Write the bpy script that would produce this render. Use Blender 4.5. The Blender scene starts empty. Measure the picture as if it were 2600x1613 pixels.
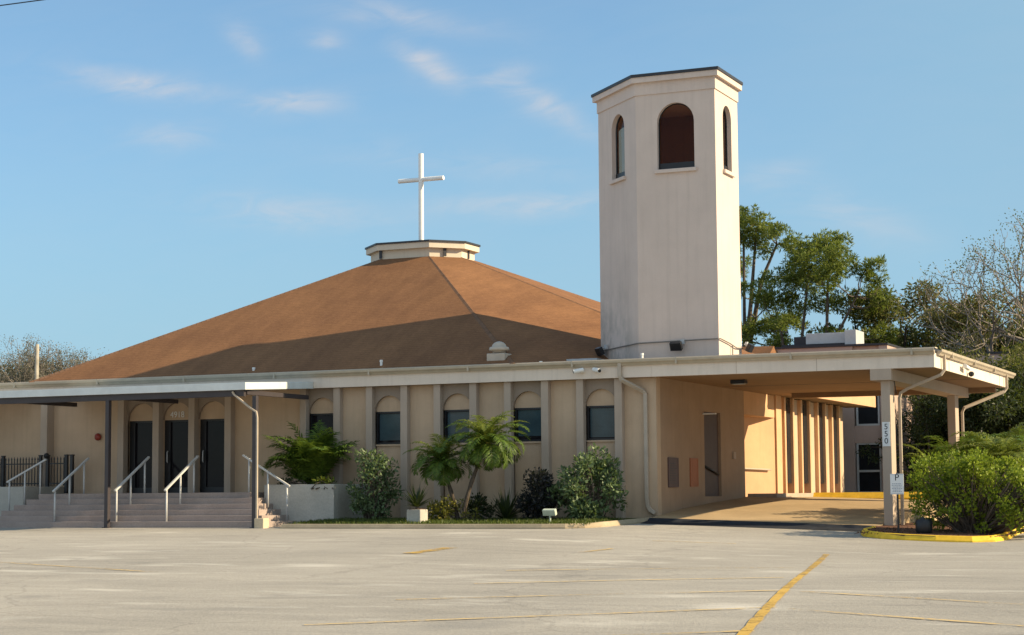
import bpy, math, random
import numpy as np
from mathutils import Vector, Matrix

# ------------------------------------------------------------------ camera, sky, sun, exposure
sc = bpy.context.scene
col = sc.collection
R = math.radians
CAM = np.array([0.0, -46.7, 1.62])
RT = np.array([0.91323103, 0.40736979, -0.00767694])
UP = np.array([0.04490587, -0.08190607, 0.99562787])
FW = np.array([-0.40495993, 0.90958301, 0.09309246])
cd = bpy.data.cameras.new('camera'); cam = bpy.data.objects.new('camera', cd); col.objects.link(cam)
cd.sensor_width = 36.0; cd.lens = 36.0 * 4800.0 / 2600.0
cd.clip_start = 0.1; cd.clip_end = 6000
m = Matrix(((RT[0], UP[0], -FW[0], CAM[0]), (RT[1], UP[1], -FW[1], CAM[1]), (RT[2], UP[2], -FW[2], CAM[2]), (0, 0, 0, 1)))
cam.matrix_world = m
sc.camera = cam

SUN_E, SUN_A = R(28.5), R(13.5)
SV = Vector((math.cos(SUN_E) * math.cos(SUN_A), math.cos(SUN_E) * math.sin(SUN_A), math.sin(SUN_E)))
sd = bpy.data.lights.new('sun', 'SUN'); sd.energy = 5.0; sd.angle = R(0.53); sd.color = (1.0, 0.80, 0.52)
so = bpy.data.objects.new('sun', sd); col.objects.link(so); so.rotation_euler = SV.to_track_quat('Z', 'Y').to_euler()

sc.view_settings.view_transform = 'Standard'; sc.view_settings.look = 'None'
sc.view_settings.exposure = 0.78; sc.view_settings.gamma = 1.0
try:
    sc.cycles.max_bounces = 8; sc.cycles.transparent_max_bounces = 12
except Exception:
    pass

w = bpy.data.worlds.new('World'); sc.world = w; w.use_nodes = True
nt = w.node_tree; nt.nodes.clear()
N = nt.nodes; LK = nt.links
wout = N.new('ShaderNodeOutputWorld'); bg = N.new('ShaderNodeBackground'); bg.inputs['Strength'].default_value = 0.09
LK.new(bg.outputs[0], wout.inputs['Surface'])
sky = N.new('ShaderNodeTexSky'); sky.sky_type = 'NISHITA'; sky.sun_disc = False
sky.sun_elevation = SUN_E; sky.sun_rotation = math.pi / 2 - SUN_A
sky.air_density = 1.0; sky.dust_density = 0.25; sky.ozone_density = 2.5; sky.altitude = 0

def wmath(op, a, b=None, c=None):
    n = N.new('ShaderNodeMath'); n.operation = op
    for i, v in enumerate((a, b, c)):
        if v is None: continue
        if isinstance(v, (int, float)): n.inputs[i].default_value = v
        else: LK.new(v, n.inputs[i])
    return n.outputs[0]

# thin cirrus wisps fixed to directions of the sky
tc = N.new('ShaderNodeTexCoord'); sep = N.new('ShaderNodeSeparateXYZ'); LK.new(tc.outputs['Generated'], sep.inputs[0])
yc = wmath('MAXIMUM', sep.outputs[1], 0.05)
U = wmath('DIVIDE', sep.outputs[0], yc); V = wmath('DIVIDE', sep.outputs[2], yc)
cmb = N.new('ShaderNodeCombineXYZ'); LK.new(U, cmb.inputs[0]); LK.new(V, cmb.inputs[1])
mp = N.new('ShaderNodeMapping'); mp.inputs['Scale'].default_value = (12, 42, 1); mp.inputs['Rotation'].default_value = (0, 0, R(14)); LK.new(cmb.outputs[0], mp.inputs[0])
nz = N.new('ShaderNodeTexNoise'); nz.inputs['Scale'].default_value = 1.6; nz.inputs['Detail'].default_value = 7; nz.inputs['Roughness'].default_value = 0.58; nz.inputs['Distortion'].default_value = 0.9
LK.new(mp.outputs[0], nz.inputs['Vector'])
wob = N.new('ShaderNodeTexNoise'); wob.inputs['Scale'].default_value = 14; wob.inputs['Detail'].default_value = 4
LK.new(cmb.outputs[0], wob.inputs['Vector'])
wb = wmath('MULTIPLY', wmath('SUBTRACT', wob.outputs[0], 0.5), 0.05)
total = None
# u, v, half length, half width, tilt, amount
CLOUDS = [(-0.7101, 0.2668, 0.0473, 0.0067, -0.233, 0.75), (-0.591, 0.2424, 0.0283, 0.0064, -0.092, 0.85), (-0.4996, 0.2573, 0.0199, 0.0067, -0.535, 1.0),
          (-0.5687, 0.2799, 0.0115, 0.0045, -0.246, 0.65), (-0.6277, 0.2872, 0.0144, 0.0076, -0.709, 0.45), (-0.595, 0.1742, 0.0555, 0.0079, -0.156, 0.55),
          (-0.4334, 0.167, 0.0538, 0.006, -0.054, 0.65), (-0.4241, 0.2251, 0.0285, 0.0065, -0.511, 0.7), (-0.5195, 0.2884, 0.0524, 0.0063, -0.227, 0.5),
          (-0.4491, 0.2457, 0.0153, 0.0047, 0.018, 0.6), (-0.2453, 0.1493, 0.0332, 0.0086, -0.362, 0.4), (-0.2865, 0.1751, 0.0191, 0.0055, 0.039, 0.35),
          (-0.6839, 0.2298, 0.0271, 0.0077, -0.085, 0.35), (-0.4829, 0.1961, 0.0659, 0.0071, -0.168, 0.3)]
for (u0, v0, su, sv, rot, am) in CLOUDS:
    du = wmath('SUBTRACT', U, u0); dv = wmath('ADD', wmath('SUBTRACT', V, v0), wmath('MULTIPLY', wb, 0.35))
    c, s = math.cos(rot), math.sin(rot)
    a = wmath('ADD', wmath('MULTIPLY', du, c / su), wmath('MULTIPLY', dv, s / su))
    b = wmath('ADD', wmath('MULTIPLY', du, -s / sv), wmath('MULTIPLY', dv, c / sv))
    q = wmath('ADD', wmath('MULTIPLY', a, a), wmath('MULTIPLY', b, b))
    g = wmath('MULTIPLY', wmath('POWER', 2.718, wmath('MULTIPLY', q, -0.8)), am)
    total = g if total is None else wmath('ADD', total, g)
ramp = N.new('ShaderNodeMapRange'); ramp.inputs[1].default_value = 0.32; ramp.inputs[2].default_value = 0.72; LK.new(nz.outputs[0], ramp.inputs[0])
base_haze = wmath('MULTIPLY', ramp.outputs[0], 0.035)
amt = wmath('ADD', wmath('MULTIPLY', total, wmath('ADD', wmath('MULTIPLY', ramp.outputs[0], 0.95), 0.12)), base_haze)
amt = wmath('MINIMUM', wmath('MULTIPLY', amt, 0.92), 0.8)
mixc = N.new('ShaderNodeMixRGB'); mixc.blend_type = 'MIX'; mixc.inputs['Color2'].default_value = (4.4, 4.35, 4.5, 1)
tn = N.new('ShaderNodeMixRGB'); tn.blend_type = 'MULTIPLY'; tn.inputs[0].default_value = 1.0; tn.inputs[2].default_value = (0.80, 0.97, 1.05, 1)
LK.new(sky.outputs[0], tn.inputs[1])
# pale haze towards the horizon and towards the sunny right, and an invented bright cloud fill behind the camera for the shaded fronts
hz = N.new('ShaderNodeMixRGB'); hz.inputs['Color2'].default_value = (2.1, 3.5, 4.5, 1); LK.new(tn.outputs[0], hz.inputs['Color1'])
elv = N.new('ShaderNodeMapRange'); elv.interpolation_type = 'SMOOTHSTEP'; elv.inputs[1].default_value = 0.30; elv.inputs[2].default_value = 0.02; elv.inputs[3].default_value = 0.28; elv.inputs[4].default_value = 0.85; LK.new(V, elv.inputs[0])
rgt = N.new('ShaderNodeMapRange'); rgt.interpolation_type = 'SMOOTHSTEP'; rgt.inputs[1].default_value = -0.62; rgt.inputs[2].default_value = 0.0; rgt.inputs[4].default_value = 0.9; LK.new(U, rgt.inputs[0])
LK.new(wmath('MAXIMUM', elv.outputs[0], rgt.outputs[0]), hz.inputs[0])
bk = N.new('ShaderNodeMapRange'); bk.interpolation_type = 'SMOOTHSTEP'; bk.inputs[1].default_value = 0.05; bk.inputs[2].default_value = -0.45; LK.new(sep.outputs[1], bk.inputs[0])
cn_ = N.new('ShaderNodeTexNoise'); cn_.inputs['Scale'].default_value = 3.5; cn_.inputs['Detail'].default_value = 6; LK.new(tc.outputs['Generated'], cn_.inputs['Vector'])
cr = N.new('ShaderNodeMapRange'); cr.inputs[1].default_value = 0.35; cr.inputs[2].default_value = 0.65; cr.inputs[3].default_value = 0.08; cr.inputs[4].default_value = 0.48; LK.new(cn_.outputs[0], cr.inputs[0])
rear_fill = N.new('ShaderNodeMixRGB'); rear_fill.inputs['Color2'].default_value = (7.0, 6.9, 7.0, 1); LK.new(hz.outputs[0], rear_fill.inputs['Color1']); LK.new(wmath('MULTIPLY', bk.outputs[0], cr.outputs[0]), rear_fill.inputs[0])
LK.new(amt, mixc.inputs[0]); LK.new(rear_fill.outputs[0], mixc.inputs['Color1']); LK.new(mixc.outputs[0], bg.inputs[0])

# ------------------------------------------------------------------ helpers
rng = np.random.default_rng(7); random.seed(7)

def tag(o, label=None, cat=None, group=None, kind=None):
    if label: o['label'] = label
    if cat: o['category'] = cat
    if group: o['group'] = group
    if kind: o['kind'] = kind
    return o

def thing(name, loc, label, cat, group=None):
    o = bpy.data.objects.new(name, None); col.objects.link(o); o.location = loc; o['org'] = list(loc)
    o.empty_display_size = 0.2
    return tag(o, label, cat, group)

def origin(parent):
    if parent is None: return (0, 0, 0)
    p = parent
    while p.parent: p = p.parent
    return tuple(p.get('org', (0, 0, 0)))

class MB:
    def __init__(s): s.v = []; s.f = []
    def quad(s, *p):
        n = len(s.v); s.v += [tuple(map(float, q)) for q in p]; s.f.append(tuple(range(n, n + len(p)))); return s
    def box(s, x0, x1, y0, y1, z0, z1):
        n = len(s.v)
        s.v += [(x0,y0,z0),(x1,y0,z0),(x1,y1,z0),(x0,y1,z0),(x0,y0,z1),(x1,y0,z1),(x1,y1,z1),(x0,y1,z1)]
        s.f += [tuple(n+i for i in q) for q in ((3,2,1,0),(4,5,6,7),(0,1,5,4),(1,2,6,5),(2,3,7,6),(3,0,4,7))]; return s
    def obox(s, c, ax, ay, az):
        c, ax, ay, az = map(np.array, (c, ax, ay, az)); n = len(s.v)
        for dz in (-1, 1):
            for dx, dy in ((-1,-1),(1,-1),(1,1),(-1,1)):
                s.v.append(tuple(c + ax*dx + ay*dy + az*dz))
        s.f += [tuple(n+i for i in q) for q in ((3,2,1,0),(4,5,6,7),(0,1,5,4),(1,2,6,5),(2,3,7,6),(3,0,4,7))]; return s
    def prism(s, poly, z0, z1, caps=True):
        n = len(s.v); k = len(poly)
        f0 = z0 if callable(z0) else (lambda x, y: z0); f1 = z1 if callable(z1) else (lambda x, y: z1)
        s.v += [(x, y, f0(x, y)) for x, y in poly] + [(x, y, f1(x, y)) for x, y in poly]
        for i in range(k):
            j = (i+1) % k; s.f.append((n+i, n+j, n+k+j, n+k+i))
        if caps: s.f += [tuple(n+k+i for i in range(k)), tuple(n+i for i in reversed(range(k)))]
        return s
    def tube(s, path, r, n=8, r1=None, caps=True):
        P = [np.array(p, float) for p in path]; k = len(P); st = len(s.v)
        rs = r if isinstance(r, (list, tuple)) else [r + ((r1 if r1 is not None else r) - r) * i / max(1, k-1) for i in range(k)]
        t = P[1]-P[0]; t /= np.linalg.norm(t)
        ref = np.array([0,0,1.0]) if abs(t[2]) < 0.9 else np.array([1.0,0,0])
        u = np.cross(ref, t); u /= np.linalg.norm(u)
        for i in range(k):
            a = P[min(i+1, k-1)] - P[max(i-1, 0)]; a /= (np.linalg.norm(a) + 1e-9)
            u = u - a*(u@a); u /= (np.linalg.norm(u) + 1e-9); vv = np.cross(a, u)
            for j in range(n):
                an = 2*math.pi*(j+0.5)/n
                s.v.append(tuple(P[i] + rs[i]*(math.cos(an)*u + math.sin(an)*vv)))
        for i in range(k-1):
            for j in range(n):
                q = (j+1) % n; s.f.append((st+i*n+j, st+i*n+q, st+(i+1)*n+q, st+(i+1)*n+j))
        if caps:
            s.f.append(tuple(st+j for j in reversed(range(n)))); s.f.append(tuple(st+(k-1)*n+j for j in range(n)))
        return s
    def lathe(s, c, prof, n=20):
        st = len(s.v); k = len(prof)
        for (r, z) in prof:
            for j in range(n):
                a = 2*math.pi*j/n; s.v.append((c[0]+r*math.cos(a), c[1]+r*math.sin(a), c[2]+z))
        for i in range(k-1):
            for j in range(n):
                q = (j+1) % n; s.f.append((st+i*n+j, st+i*n+q, st+(i+1)*n+q, st+(i+1)*n+j))
        s.f.append(tuple(st+j for j in reversed(range(n)))); s.f.append(tuple(st+(k-1)*n+j for j in range(n)))
        return s
    def arch_wall(s, P, Ud, Nd, W, z0, z1, a0, a1, zs, zp, th, nseg=14, ends=True):
        """wall of width W along Ud from P, outward normal Nd, with an arched opening a0..a1, sill zs (None: open below), springing zp"""
        P, Ud, Nd = np.array(P, float), np.array(Ud, float), np.array(Nd, float)
        def pt(a, z, d): q = P + Ud*a + Nd*(-d); return (q[0], q[1], z)
        r = (a1-a0)/2; cx = (a0+a1)/2
        arc = [(cx - r*math.cos(math.pi*i/nseg), zp + r*math.sin(math.pi*i/nseg)) for i in range(nseg+1)]
        zb = zs if zs is not None else z0
        for d, flip in ((0, False), (th, True)):
            def q(*pp):
                pp = [pt(a, z, d) for a, z in pp]
                s.quad(*(pp[::-1] if flip else pp))
            if a0 > 1e-6: q((0, z0), (a0, z0), (a0, z1), (0, z1))
            if W-a1 > 1e-6: q((a1, z0), (W, z0), (W, z1), (a1, z1))
            if zs is not None: q((a0, z0), (a1, z0), (a1, zs), (a0, zs))
            for i in range(nseg):
                (xa, za), (xb, zb2) = arc[i], arc[i+1]
                q((xa, za), (xb, zb2), (xb, z1), (xa, z1))
        loop = [(a0, zb)] + arc + [(a1, zb)]
        for i in range(len(loop)-1):
            (xa, za), (xb, zb2) = loop[i], loop[i+1]
            s.quad(pt(xa, za, th), pt(xb, zb2, th), pt(xb, zb2, 0), pt(xa, za, 0))
        if zs is not None: s.quad(pt(a0, zs, 0), pt(a1, zs, 0), pt(a1, zs, th), pt(a0, zs, th))
        for aa in ((0, W) if ends else ()):
            s.quad(pt(aa, z0, 0), pt(aa, z1, 0), pt(aa, z1, th), pt(aa, z0, th))
        if ends: s.quad(pt(0, z1, 0), pt(W, z1, 0), pt(W, z1, th), pt(0, z1, th))
        return s
    def build(s, name, mat, parent=None, smooth=False, bevel=0.0, label=None, kind=None, weld=False):
        ox, oy, oz = origin(parent)
        me = bpy.data.meshes.new(name)
        me.from_pydata([(x-ox, y-oy, z-oz) for x, y, z in s.v], [], s.f); me.validate(); me.update()
        o = bpy.data.objects.new(name, me); col.objects.link(o); me.materials.append(mat)
        if parent is not None: o.parent = parent
        if smooth:
            for p in me.polygons: p.use_smooth = True
        if bevel:
            b = o.modifiers.new('bevel', 'BEVEL'); b.width = bevel; b.segments = 2; b.limit_method = 'ANGLE'; b.harden_normals = False
        if label: o['label'] = label
        if kind: o['kind'] = kind
        return o

def fast_mesh(name, verts, nper, mat, parent=None, smooth=False):
    """verts (M, nper, 3) -> one n-gon each"""
    ox = np.array(origin(parent)); v = np.asarray(verts, dtype=np.float32) - ox.astype(np.float32)
    M = v.shape[0]; me = bpy.data.meshes.new(name)
    me.vertices.add(M*nper); me.vertices.foreach_set('co', v.reshape(-1))
    me.loops.add(M*nper); me.loops.foreach_set('vertex_index', np.arange(M*nper, dtype=np.int32))
    me.polygons.add(M); me.polygons.foreach_set('loop_start', np.arange(0, M*nper, nper, dtype=np.int32))
    me.update(calc_edges=True); me.validate()
    me.materials.append(mat)
    o = bpy.data.objects.new(name, me); col.objects.link(o)
    if parent is not None: o.parent = parent
    return o

def unit(a): return a / (np.linalg.norm(a, axis=-1, keepdims=True) + 1e-9)

def leaves(P, Dr, L, Wd, bend=0.15):
    """leaf blades at P along Dr; L, Wd arrays"""
    n = len(P); Dr = unit(Dr); side = unit(np.cross(Dr, rng.normal(size=(n, 3)))); nor = np.cross(side, Dr)
    L = np.broadcast_to(L, (n,))[:, None]; Wd = np.broadcast_to(Wd, (n,))[:, None]
    b = P; mid = P + Dr*L*0.5 + nor*L*bend*0.4; tip = P + Dr*L - nor*L*bend*0.5
    return np.stack([b, mid + side*Wd*0.5, tip, mid - side*Wd*0.5], axis=1)

# ------------------------------------------------------------------ materials
def mat(name, rough=0.8, spec=0.3):
    m = bpy.data.materials.new(name); m.use_nodes = True
    b = m.node_tree.nodes['Principled BSDF']; b.inputs['Roughness'].default_value = rough
    b.inputs['Specular IOR Level'].default_value = spec
    return m, m.node_tree, b

def ramp2(t, fac, c0, c1, p0=0.3, p1=0.7):
    r = t.nodes.new('ShaderNodeValToRGB'); e = r.color_ramp.elements
    e[0].position = p0; e[1].position = p1; e[0].color = (*c0, 1); e[1].color = (*c1, 1)
    t.links.new(fac, r.inputs[0]); return r.outputs[0]

def noise(t, scale, detail=5, rough=0.6, vec=None, mapping=None, dist=0.0):
    n = t.nodes.new('ShaderNodeTexNoise'); n.inputs['Scale'].default_value = scale; n.inputs['Detail'].default_value = detail
    n.inputs['Roughness'].default_value = rough; n.inputs['Distortion'].default_value = dist
    if vec is None:
        tc = t.nodes.new('ShaderNodeNewGeometry'); vec = tc.outputs['Position']
    if mapping:
        mp = t.nodes.new('ShaderNodeMapping'); mp.inputs['Scale'].default_value = mapping; t.links.new(vec, mp.inputs[0]); vec = mp.outputs[0]
    t.links.new(vec, n.inputs['Vector']); return n.outputs[0]

def mixrgb(t, fac, a, b, mode='MIX'):
    x = t.nodes.new('ShaderNodeMixRGB'); x.blend_type = mode
    for i, v in ((0, fac), (1, a), (2, b)):
        if isinstance(v, (int, float)): x.inputs[i].default_value = v
        elif isinstance(v, tuple): x.inputs[i].default_value = (*v, 1)
        else: t.links.new(v, x.inputs[i])
    return x.outputs[0]

def tmath(t, op, a, b=None, clamp=False):
    n = t.nodes.new('ShaderNodeMath'); n.operation = op; n.use_clamp = clamp
    for i, v in enumerate((a, b)):
        if v is None: continue
        if isinstance(v, (int, float)): n.inputs[i].default_value = v
        else: t.links.new(v, n.inputs[i])
    return n.outputs[0]

def bump(t, b, h, strength=0.3, dist=0.02):
    n = t.nodes.new('ShaderNodeBump'); n.inputs['Strength'].default_value = strength; n.inputs['Distance'].default_value = dist
    t.links.new(h, n.inputs['Height']); t.links.new(n.outputs[0], b.inputs['Normal'])

def stucco(name, c, var=0.12, stain=None, bstr=0.5):
    m, t, b = mat(name, 0.9, 0.15)
    n1 = noise(t, 0.9, 5, 0.65); n2 = noise(t, 45, 3, 0.6)
    lo = tuple(x*(1-var) for x in c); hi = tuple(min(1, x*(1+var*0.6)) for x in c)
    cc = ramp2(t, n1, lo, hi, 0.3, 0.72)
    cc = mixrgb(t, 0.10, cc, ramp2(t, n2, (0.3, 0.28, 0.26), (1, 1, 1), 0.2, 0.8), 'MULTIPLY')
    streak = noise(t, 1.0, 5, 0.6, mapping=(7, 7, 0.35))
    cc = mixrgb(t, tmath(t, 'MULTIPLY', tmath(t, 'SUBTRACT', streak, 0.50, True), 0.9, True), cc, tuple(x*0.55 for x in c))
    if stain: cc = stain(t, cc)
    t.links.new(cc, b.inputs['Base Color']); bump(t, b, n2, bstr, 0.012); return m

def tower_stain(t, cc):
    g = t.nodes.new('ShaderNodeNewGeometry'); s = t.nodes.new('ShaderNodeSeparateXYZ'); t.links.new(g.outputs['Position'], s.inputs[0])
    low = t.nodes.new('ShaderNodeMapRange'); low.inputs[1].default_value = 7.9; low.inputs[2].default_value = 5.2; t.links.new(s.outputs[2], low.inputs[0])
    left = t.nodes.new('ShaderNodeMapRange'); left.inputs[1].default_value = -17.45; left.inputs[2].default_value = -18.3; t.links.new(s.outputs[0], left.inputs[0])
    n = noise(t, 1.6, 6, 0.7, mapping=(1, 1, 0.6)); n = tmath(t, 'MULTIPLY', tmath(t, 'SUBTRACT', n, 0.42, True), 6.0, True)
    f = tmath(t, 'MULTIPLY', tmath(t, 'MULTIPLY', low.outputs[0], left.outputs[0]), n, True)
    return mixrgb(t, tmath(t, 'MULTIPLY', f, 0.55), cc, (0.15, 0.17, 0.14))

def base_dirt(t, cc):
    g = t.nodes.new('ShaderNodeNewGeometry'); s = t.nodes.new('ShaderNodeSeparateXYZ'); t.links.new(g.outputs['Position'], s.inputs[0])
    low = t.nodes.new('ShaderNodeMapRange'); low.inputs[1].default_value = 1.75; low.inputs[2].default_value = 0.95; t.links.new(s.outputs[2], low.inputs[0])
    n = noise(t, 2.4, 6, 0.7, mapping=(1.6, 1.6, 0.5)); f = tmath(t, 'MULTIPLY', tmath(t, 'SUBTRACT', n, 0.38, True), 3.5, True)
    return mixrgb(t, tmath(t, 'MULTIPLY', tmath(t, 'MULTIPLY', f, low.outputs[0]), 0.55), cc, (0.23, 0.20, 0.17))
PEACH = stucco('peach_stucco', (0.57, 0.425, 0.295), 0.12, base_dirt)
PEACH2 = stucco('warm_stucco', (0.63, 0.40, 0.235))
PEACH_SHADE = stucco('shaded_peach_stucco', (0.40, 0.285, 0.195))  # darker copy of the peach stucco, carport shade put into the colour
TOWER = stucco('tower_stucco', (0.66, 0.55, 0.485), 0.07, tower_stain)
PINK = stucco('pink_stucco', (0.50, 0.38, 0.33))
TRIM = stucco('taupe_trim_paint', (0.46, 0.375, 0.30), 0.08, None, 0.15)
TRIM_SHADE = stucco('shaded_taupe_paint', (0.33, 0.265, 0.21), 0.08, None, 0.15)  # darker copy of the trim, shade of the recessed arch heads painted in
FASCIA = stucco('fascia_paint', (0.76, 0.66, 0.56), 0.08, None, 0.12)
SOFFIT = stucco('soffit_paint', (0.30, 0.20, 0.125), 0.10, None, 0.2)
CREAM = stucco('cream_paint', (0.66, 0.58, 0.47), 0.06, None, 0.1)

def paint(name, c, rough=0.45, spec=0.4, var=0.15, nscale=3):
    m, t, b = mat(name, rough, spec); n = noise(t, nscale, 5, 0.65)
    t.links.new(ramp2(t, n, tuple(x*(1-var) for x in c), tuple(min(1, x*(1+var*0.5)) for x in c)), b.inputs['Base Color'])
    return m
GUTTER = paint('gutter_aluminium', (0.46, 0.39, 0.29), 0.4, 0.5)
SPOUT = paint('downspout_paint', (0.45, 0.38, 0.30), 0.45, 0.4)
WHITE = paint('white_paint', (0.80, 0.80, 0.78), 0.4, 0.4, 0.06)
CANOPY = paint('canopy_white_metal', (0.66, 0.69, 0.68), 0.4, 0.4, 0.10)
RAILW = paint('handrail_white_paint', (0.52, 0.52, 0.51), 0.45, 0.4, 0.12, 9)
BLACKM = paint('black_metal', (0.016, 0.017, 0.02), 0.4, 0.4)
BRONZE = paint('dark_bronze_metal', (0.05, 0.042, 0.045), 0.45, 0.4)
FLASH = paint('dark_flashing', (0.03, 0.032, 0.04), 0.5, 0.4)
STEELG = paint('grey_sheet_metal', (0.50, 0.52, 0.53), 0.45, 0.5)
YELLOW = paint('yellow_kerb_paint', (0.82, 0.52, 0.04), 0.6, 0.3, 0.25, 5)
RED = paint('red_alarm_enamel', (0.28, 0.035, 0.02), 0.4, 0.4)
PLQ_D = paint('dark_bronze_plaque', (0.10, 0.062, 0.058), 0.5, 0.4)
PLQ_R = paint('terracotta_plaque', (0.38, 0.15, 0.075), 0.6, 0.3)
PASSAGE_DARK = paint('passage_dark_brown', (0.10, 0.072, 0.062), 0.5, 0.3)
CABLE = paint('grey_cable', (0.20, 0.18, 0.16), 0.6, 0.2)
SIGNW = paint('white_sign_sheet', (0.70, 0.72, 0.73), 0.4, 0.4, 0.05)
INK = paint('dark_sign_ink', (0.015, 0.02, 0.03), 0.6, 0.2)
INKG = paint('faded_sign_ink', (0.28, 0.33, 0.40), 0.6, 0.2)
WOODP = paint('weathered_pole_wood', (0.36, 0.33, 0.27), 0.9, 0.1, 0.3, 4)
VENT = paint('galvanised_vent', (0.50, 0.43, 0.35), 0.5, 0.4)
MINT = paint('pale_green_floodlight', (0.50, 0.56, 0.46), 0.5, 0.3)

def glass(name, c, rough=0.08, spec=0.5):
    m, t, b = mat(name, rough, spec); n = noise(t, 1.2, 3)
    t.links.new(ramp2(t, n, tuple(x*0.75 for x in c), tuple(x*1.2 for x in c)), b.inputs['Base Color'])
    return m
BLIND = glass('teal_blind_glass', (0.05, 0.095, 0.118), 0.2)
DARKG = glass('dark_tinted_glass', (0.012, 0.010, 0.014), 0.06, 0.12)
FARG = glass('far_window_glass', (0.02, 0.022, 0.026), 0.1, 0.25)

def tint():
    m = bpy.data.materials.new('bronze_tinted_glass'); m.use_nodes = True; t = m.node_tree; t.nodes.clear()
    o = t.nodes.new('ShaderNodeOutputMaterial'); mx = t.nodes.new('ShaderNodeMixShader'); tr = t.nodes.new('ShaderNodeBsdfTransparent')
    gl = t.nodes.new('ShaderNodeBsdfGlossy'); gl.inputs['Roughness'].default_value = 0.03; gl.inputs['Color'].default_value = (0.8, 0.8, 0.85, 1)
    tr.inputs['Color'].default_value = (0.62, 0.50, 0.40, 1); fr = t.nodes.new('ShaderNodeFresnel'); fr.inputs[0].default_value = 1.22
    t.links.new(fr.outputs[0], mx.inputs[0]); t.links.new(tr.outputs[0], mx.inputs[1]); t.links.new(gl.outputs[0], mx.inputs[2]); t.links.new(mx.outputs[0], o.inputs[0])
    return m
TINT = tint()
BELFRY = stucco('belfry_inside_plaster', (0.34, 0.20, 0.10))

def shingle():
    m, t, b = mat('brown_asphalt_shingles', 0.95, 0.1)
    g = t.nodes.new('ShaderNodeNewGeometry'); s = t.nodes.new('ShaderNodeSeparateXYZ'); t.links.new(g.outputs['Position'], s.inputs[0])
    n1 = noise(t, 0.5, 5, 0.65); n2 = noise(t, 9, 4, 0.7, mapping=(1, 1, 4)); n3 = noise(t, 60, 2, 0.5)
    c = ramp2(t, n1, (0.205, 0.107, 0.058), (0.285, 0.150, 0.075), 0.3, 0.72)
    c = mixrgb(t, 0.45, c, ramp2(t, n2, (0.55, 0.5, 0.5), (1.25, 1.2, 1.15), 0.3, 0.7), 'MULTIPLY')
    c = mixrgb(t, 0.35, c, ramp2(t, n3, (0.4, 0.4, 0.4), (1.4, 1.35, 1.3), 0.3, 0.7), 'MULTIPLY')
    st_ = noise(t, 1.0, 4, 0.6, mapping=(2.2, .5, .5)); c = mixrgb(t, 0.35, c, ramp2(t, st_, (0.6, 0.58, 0.58), (1.2, 1.18, 1.15), 0.3, 0.7), 'MULTIPLY')
    w = t.nodes.new('ShaderNodeMath'); w.operation = 'FRACT'; t.links.new(tmath(t, 'MULTIPLY', s.outputs[2], 15.5), w.inputs[0])
    line = tmath(t, 'LESS_THAN', w.outputs[0], 0.2)
    c = mixrgb(t, tmath(t, 'MULTIPLY', line, 0.28), c, (0.07, 0.04, 0.03))
    t.links.new(c, b.inputs['Base Color']); bump(t, b, tmath(t, 'ADD', tmath(t, 'MULTIPLY', n3, 0.5), w.outputs[0]), 0.35, 0.012); return m
SHINGLE = shingle()
RIDGE = paint('ridge_shingles', (0.195, 0.112, 0.070), 0.95, 0.1, 0.3, 6)

def asphalt():
    m, t, b = mat('worn_pale_asphalt', 0.92, 0.2)
    n1 = noise(t, 0.16, 5, 0.6, mapping=(1, 0.55, 1)); n2 = noise(t, 26, 4, 0.75); n3 = noise(t, 1.1, 6, 0.7, mapping=(0.35, 1.5, 1), dist=0.6)
    n4 = noise(t, 120, 2, 0.5)
    c = ramp2(t, n1, (0.318, 0.300, 0.268), (0.430, 0.405, 0.360), 0.3, 0.7)
    c = mixrgb(t, 0.6, c, ramp2(t, n3, (0.79, 0.79, 0.80), (1.13, 1.12, 1.11), 0.33, 0.68), 'MULTIPLY')
    c = mixrgb(t, 0.5, c, ramp2(t, n2, (0.55, 0.55, 0.56), (1.35, 1.33, 1.3), 0.3, 0.7), 'MULTIPLY')
    c = mixrgb(t, 0.45, c, ramp2(t, n4, (0.5, 0.5, 0.5), (1.4, 1.38, 1.35), 0.3, 0.7), 'MULTIPLY')
    # chalky worn patches and dark oil spots
    p = noise(t, 0.9, 4, 0.55, mapping=(0.5, 1.0, 1)); c = mixrgb(t, tmath(t, 'MULTIPLY', tmath(t, 'SUBTRACT', p, 0.60, True), 4.5, True), c, (0.60, 0.57, 0.51))
    d = noise(t, 0.8, 3, 0.5, mapping=(0.8, 1.2, 1.0)); c = mixrgb(t, tmath(t, 'MULTIPLY', tmath(t, 'SUBTRACT', tmath(t, 'SUBTRACT', 1.0, d), 0.60, True), 2.6, True), c, (0.19, 0.185, 0.178))
    # long cracks
    v = t.nodes.new('ShaderNodeTexVoronoi'); v.feature = 'DISTANCE_TO_EDGE'; v.inputs['Scale'].default_value = 0.22
    g = t.nodes.new('ShaderNodeNewGeometry'); nn = t.nodes.new('ShaderNodeTexNoise'); nn.inputs['Scale'].default_value = 0.9; nn.inputs['Detail'].default_value = 6
    t.links.new(g.outputs['Position'], nn.inputs['Vector'])
    ad = t.nodes.new('ShaderNodeMixRGB'); ad.blend_type = 'ADD'; ad.inputs[0].default_value = 1.6; t.links.new(g.outputs['Position'], ad.inputs[1]); t.links.new(nn.outputs['Color'], ad.inputs[2])
    t.links.new(ad.outputs[0], v.inputs['Vector'])
    ck = tmath(t, 'LESS_THAN', v.outputs[0], 0.006); c = mixrgb(t, tmath(t, 'MULTIPLY', ck, 0.22), c, (0.14, 0.13, 0.12))
    t.links.new(c, b.inputs['Base Color']); bump(t, b, n2, 0.8, 0.015); return m
ASPHALT = asphalt()

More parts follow.
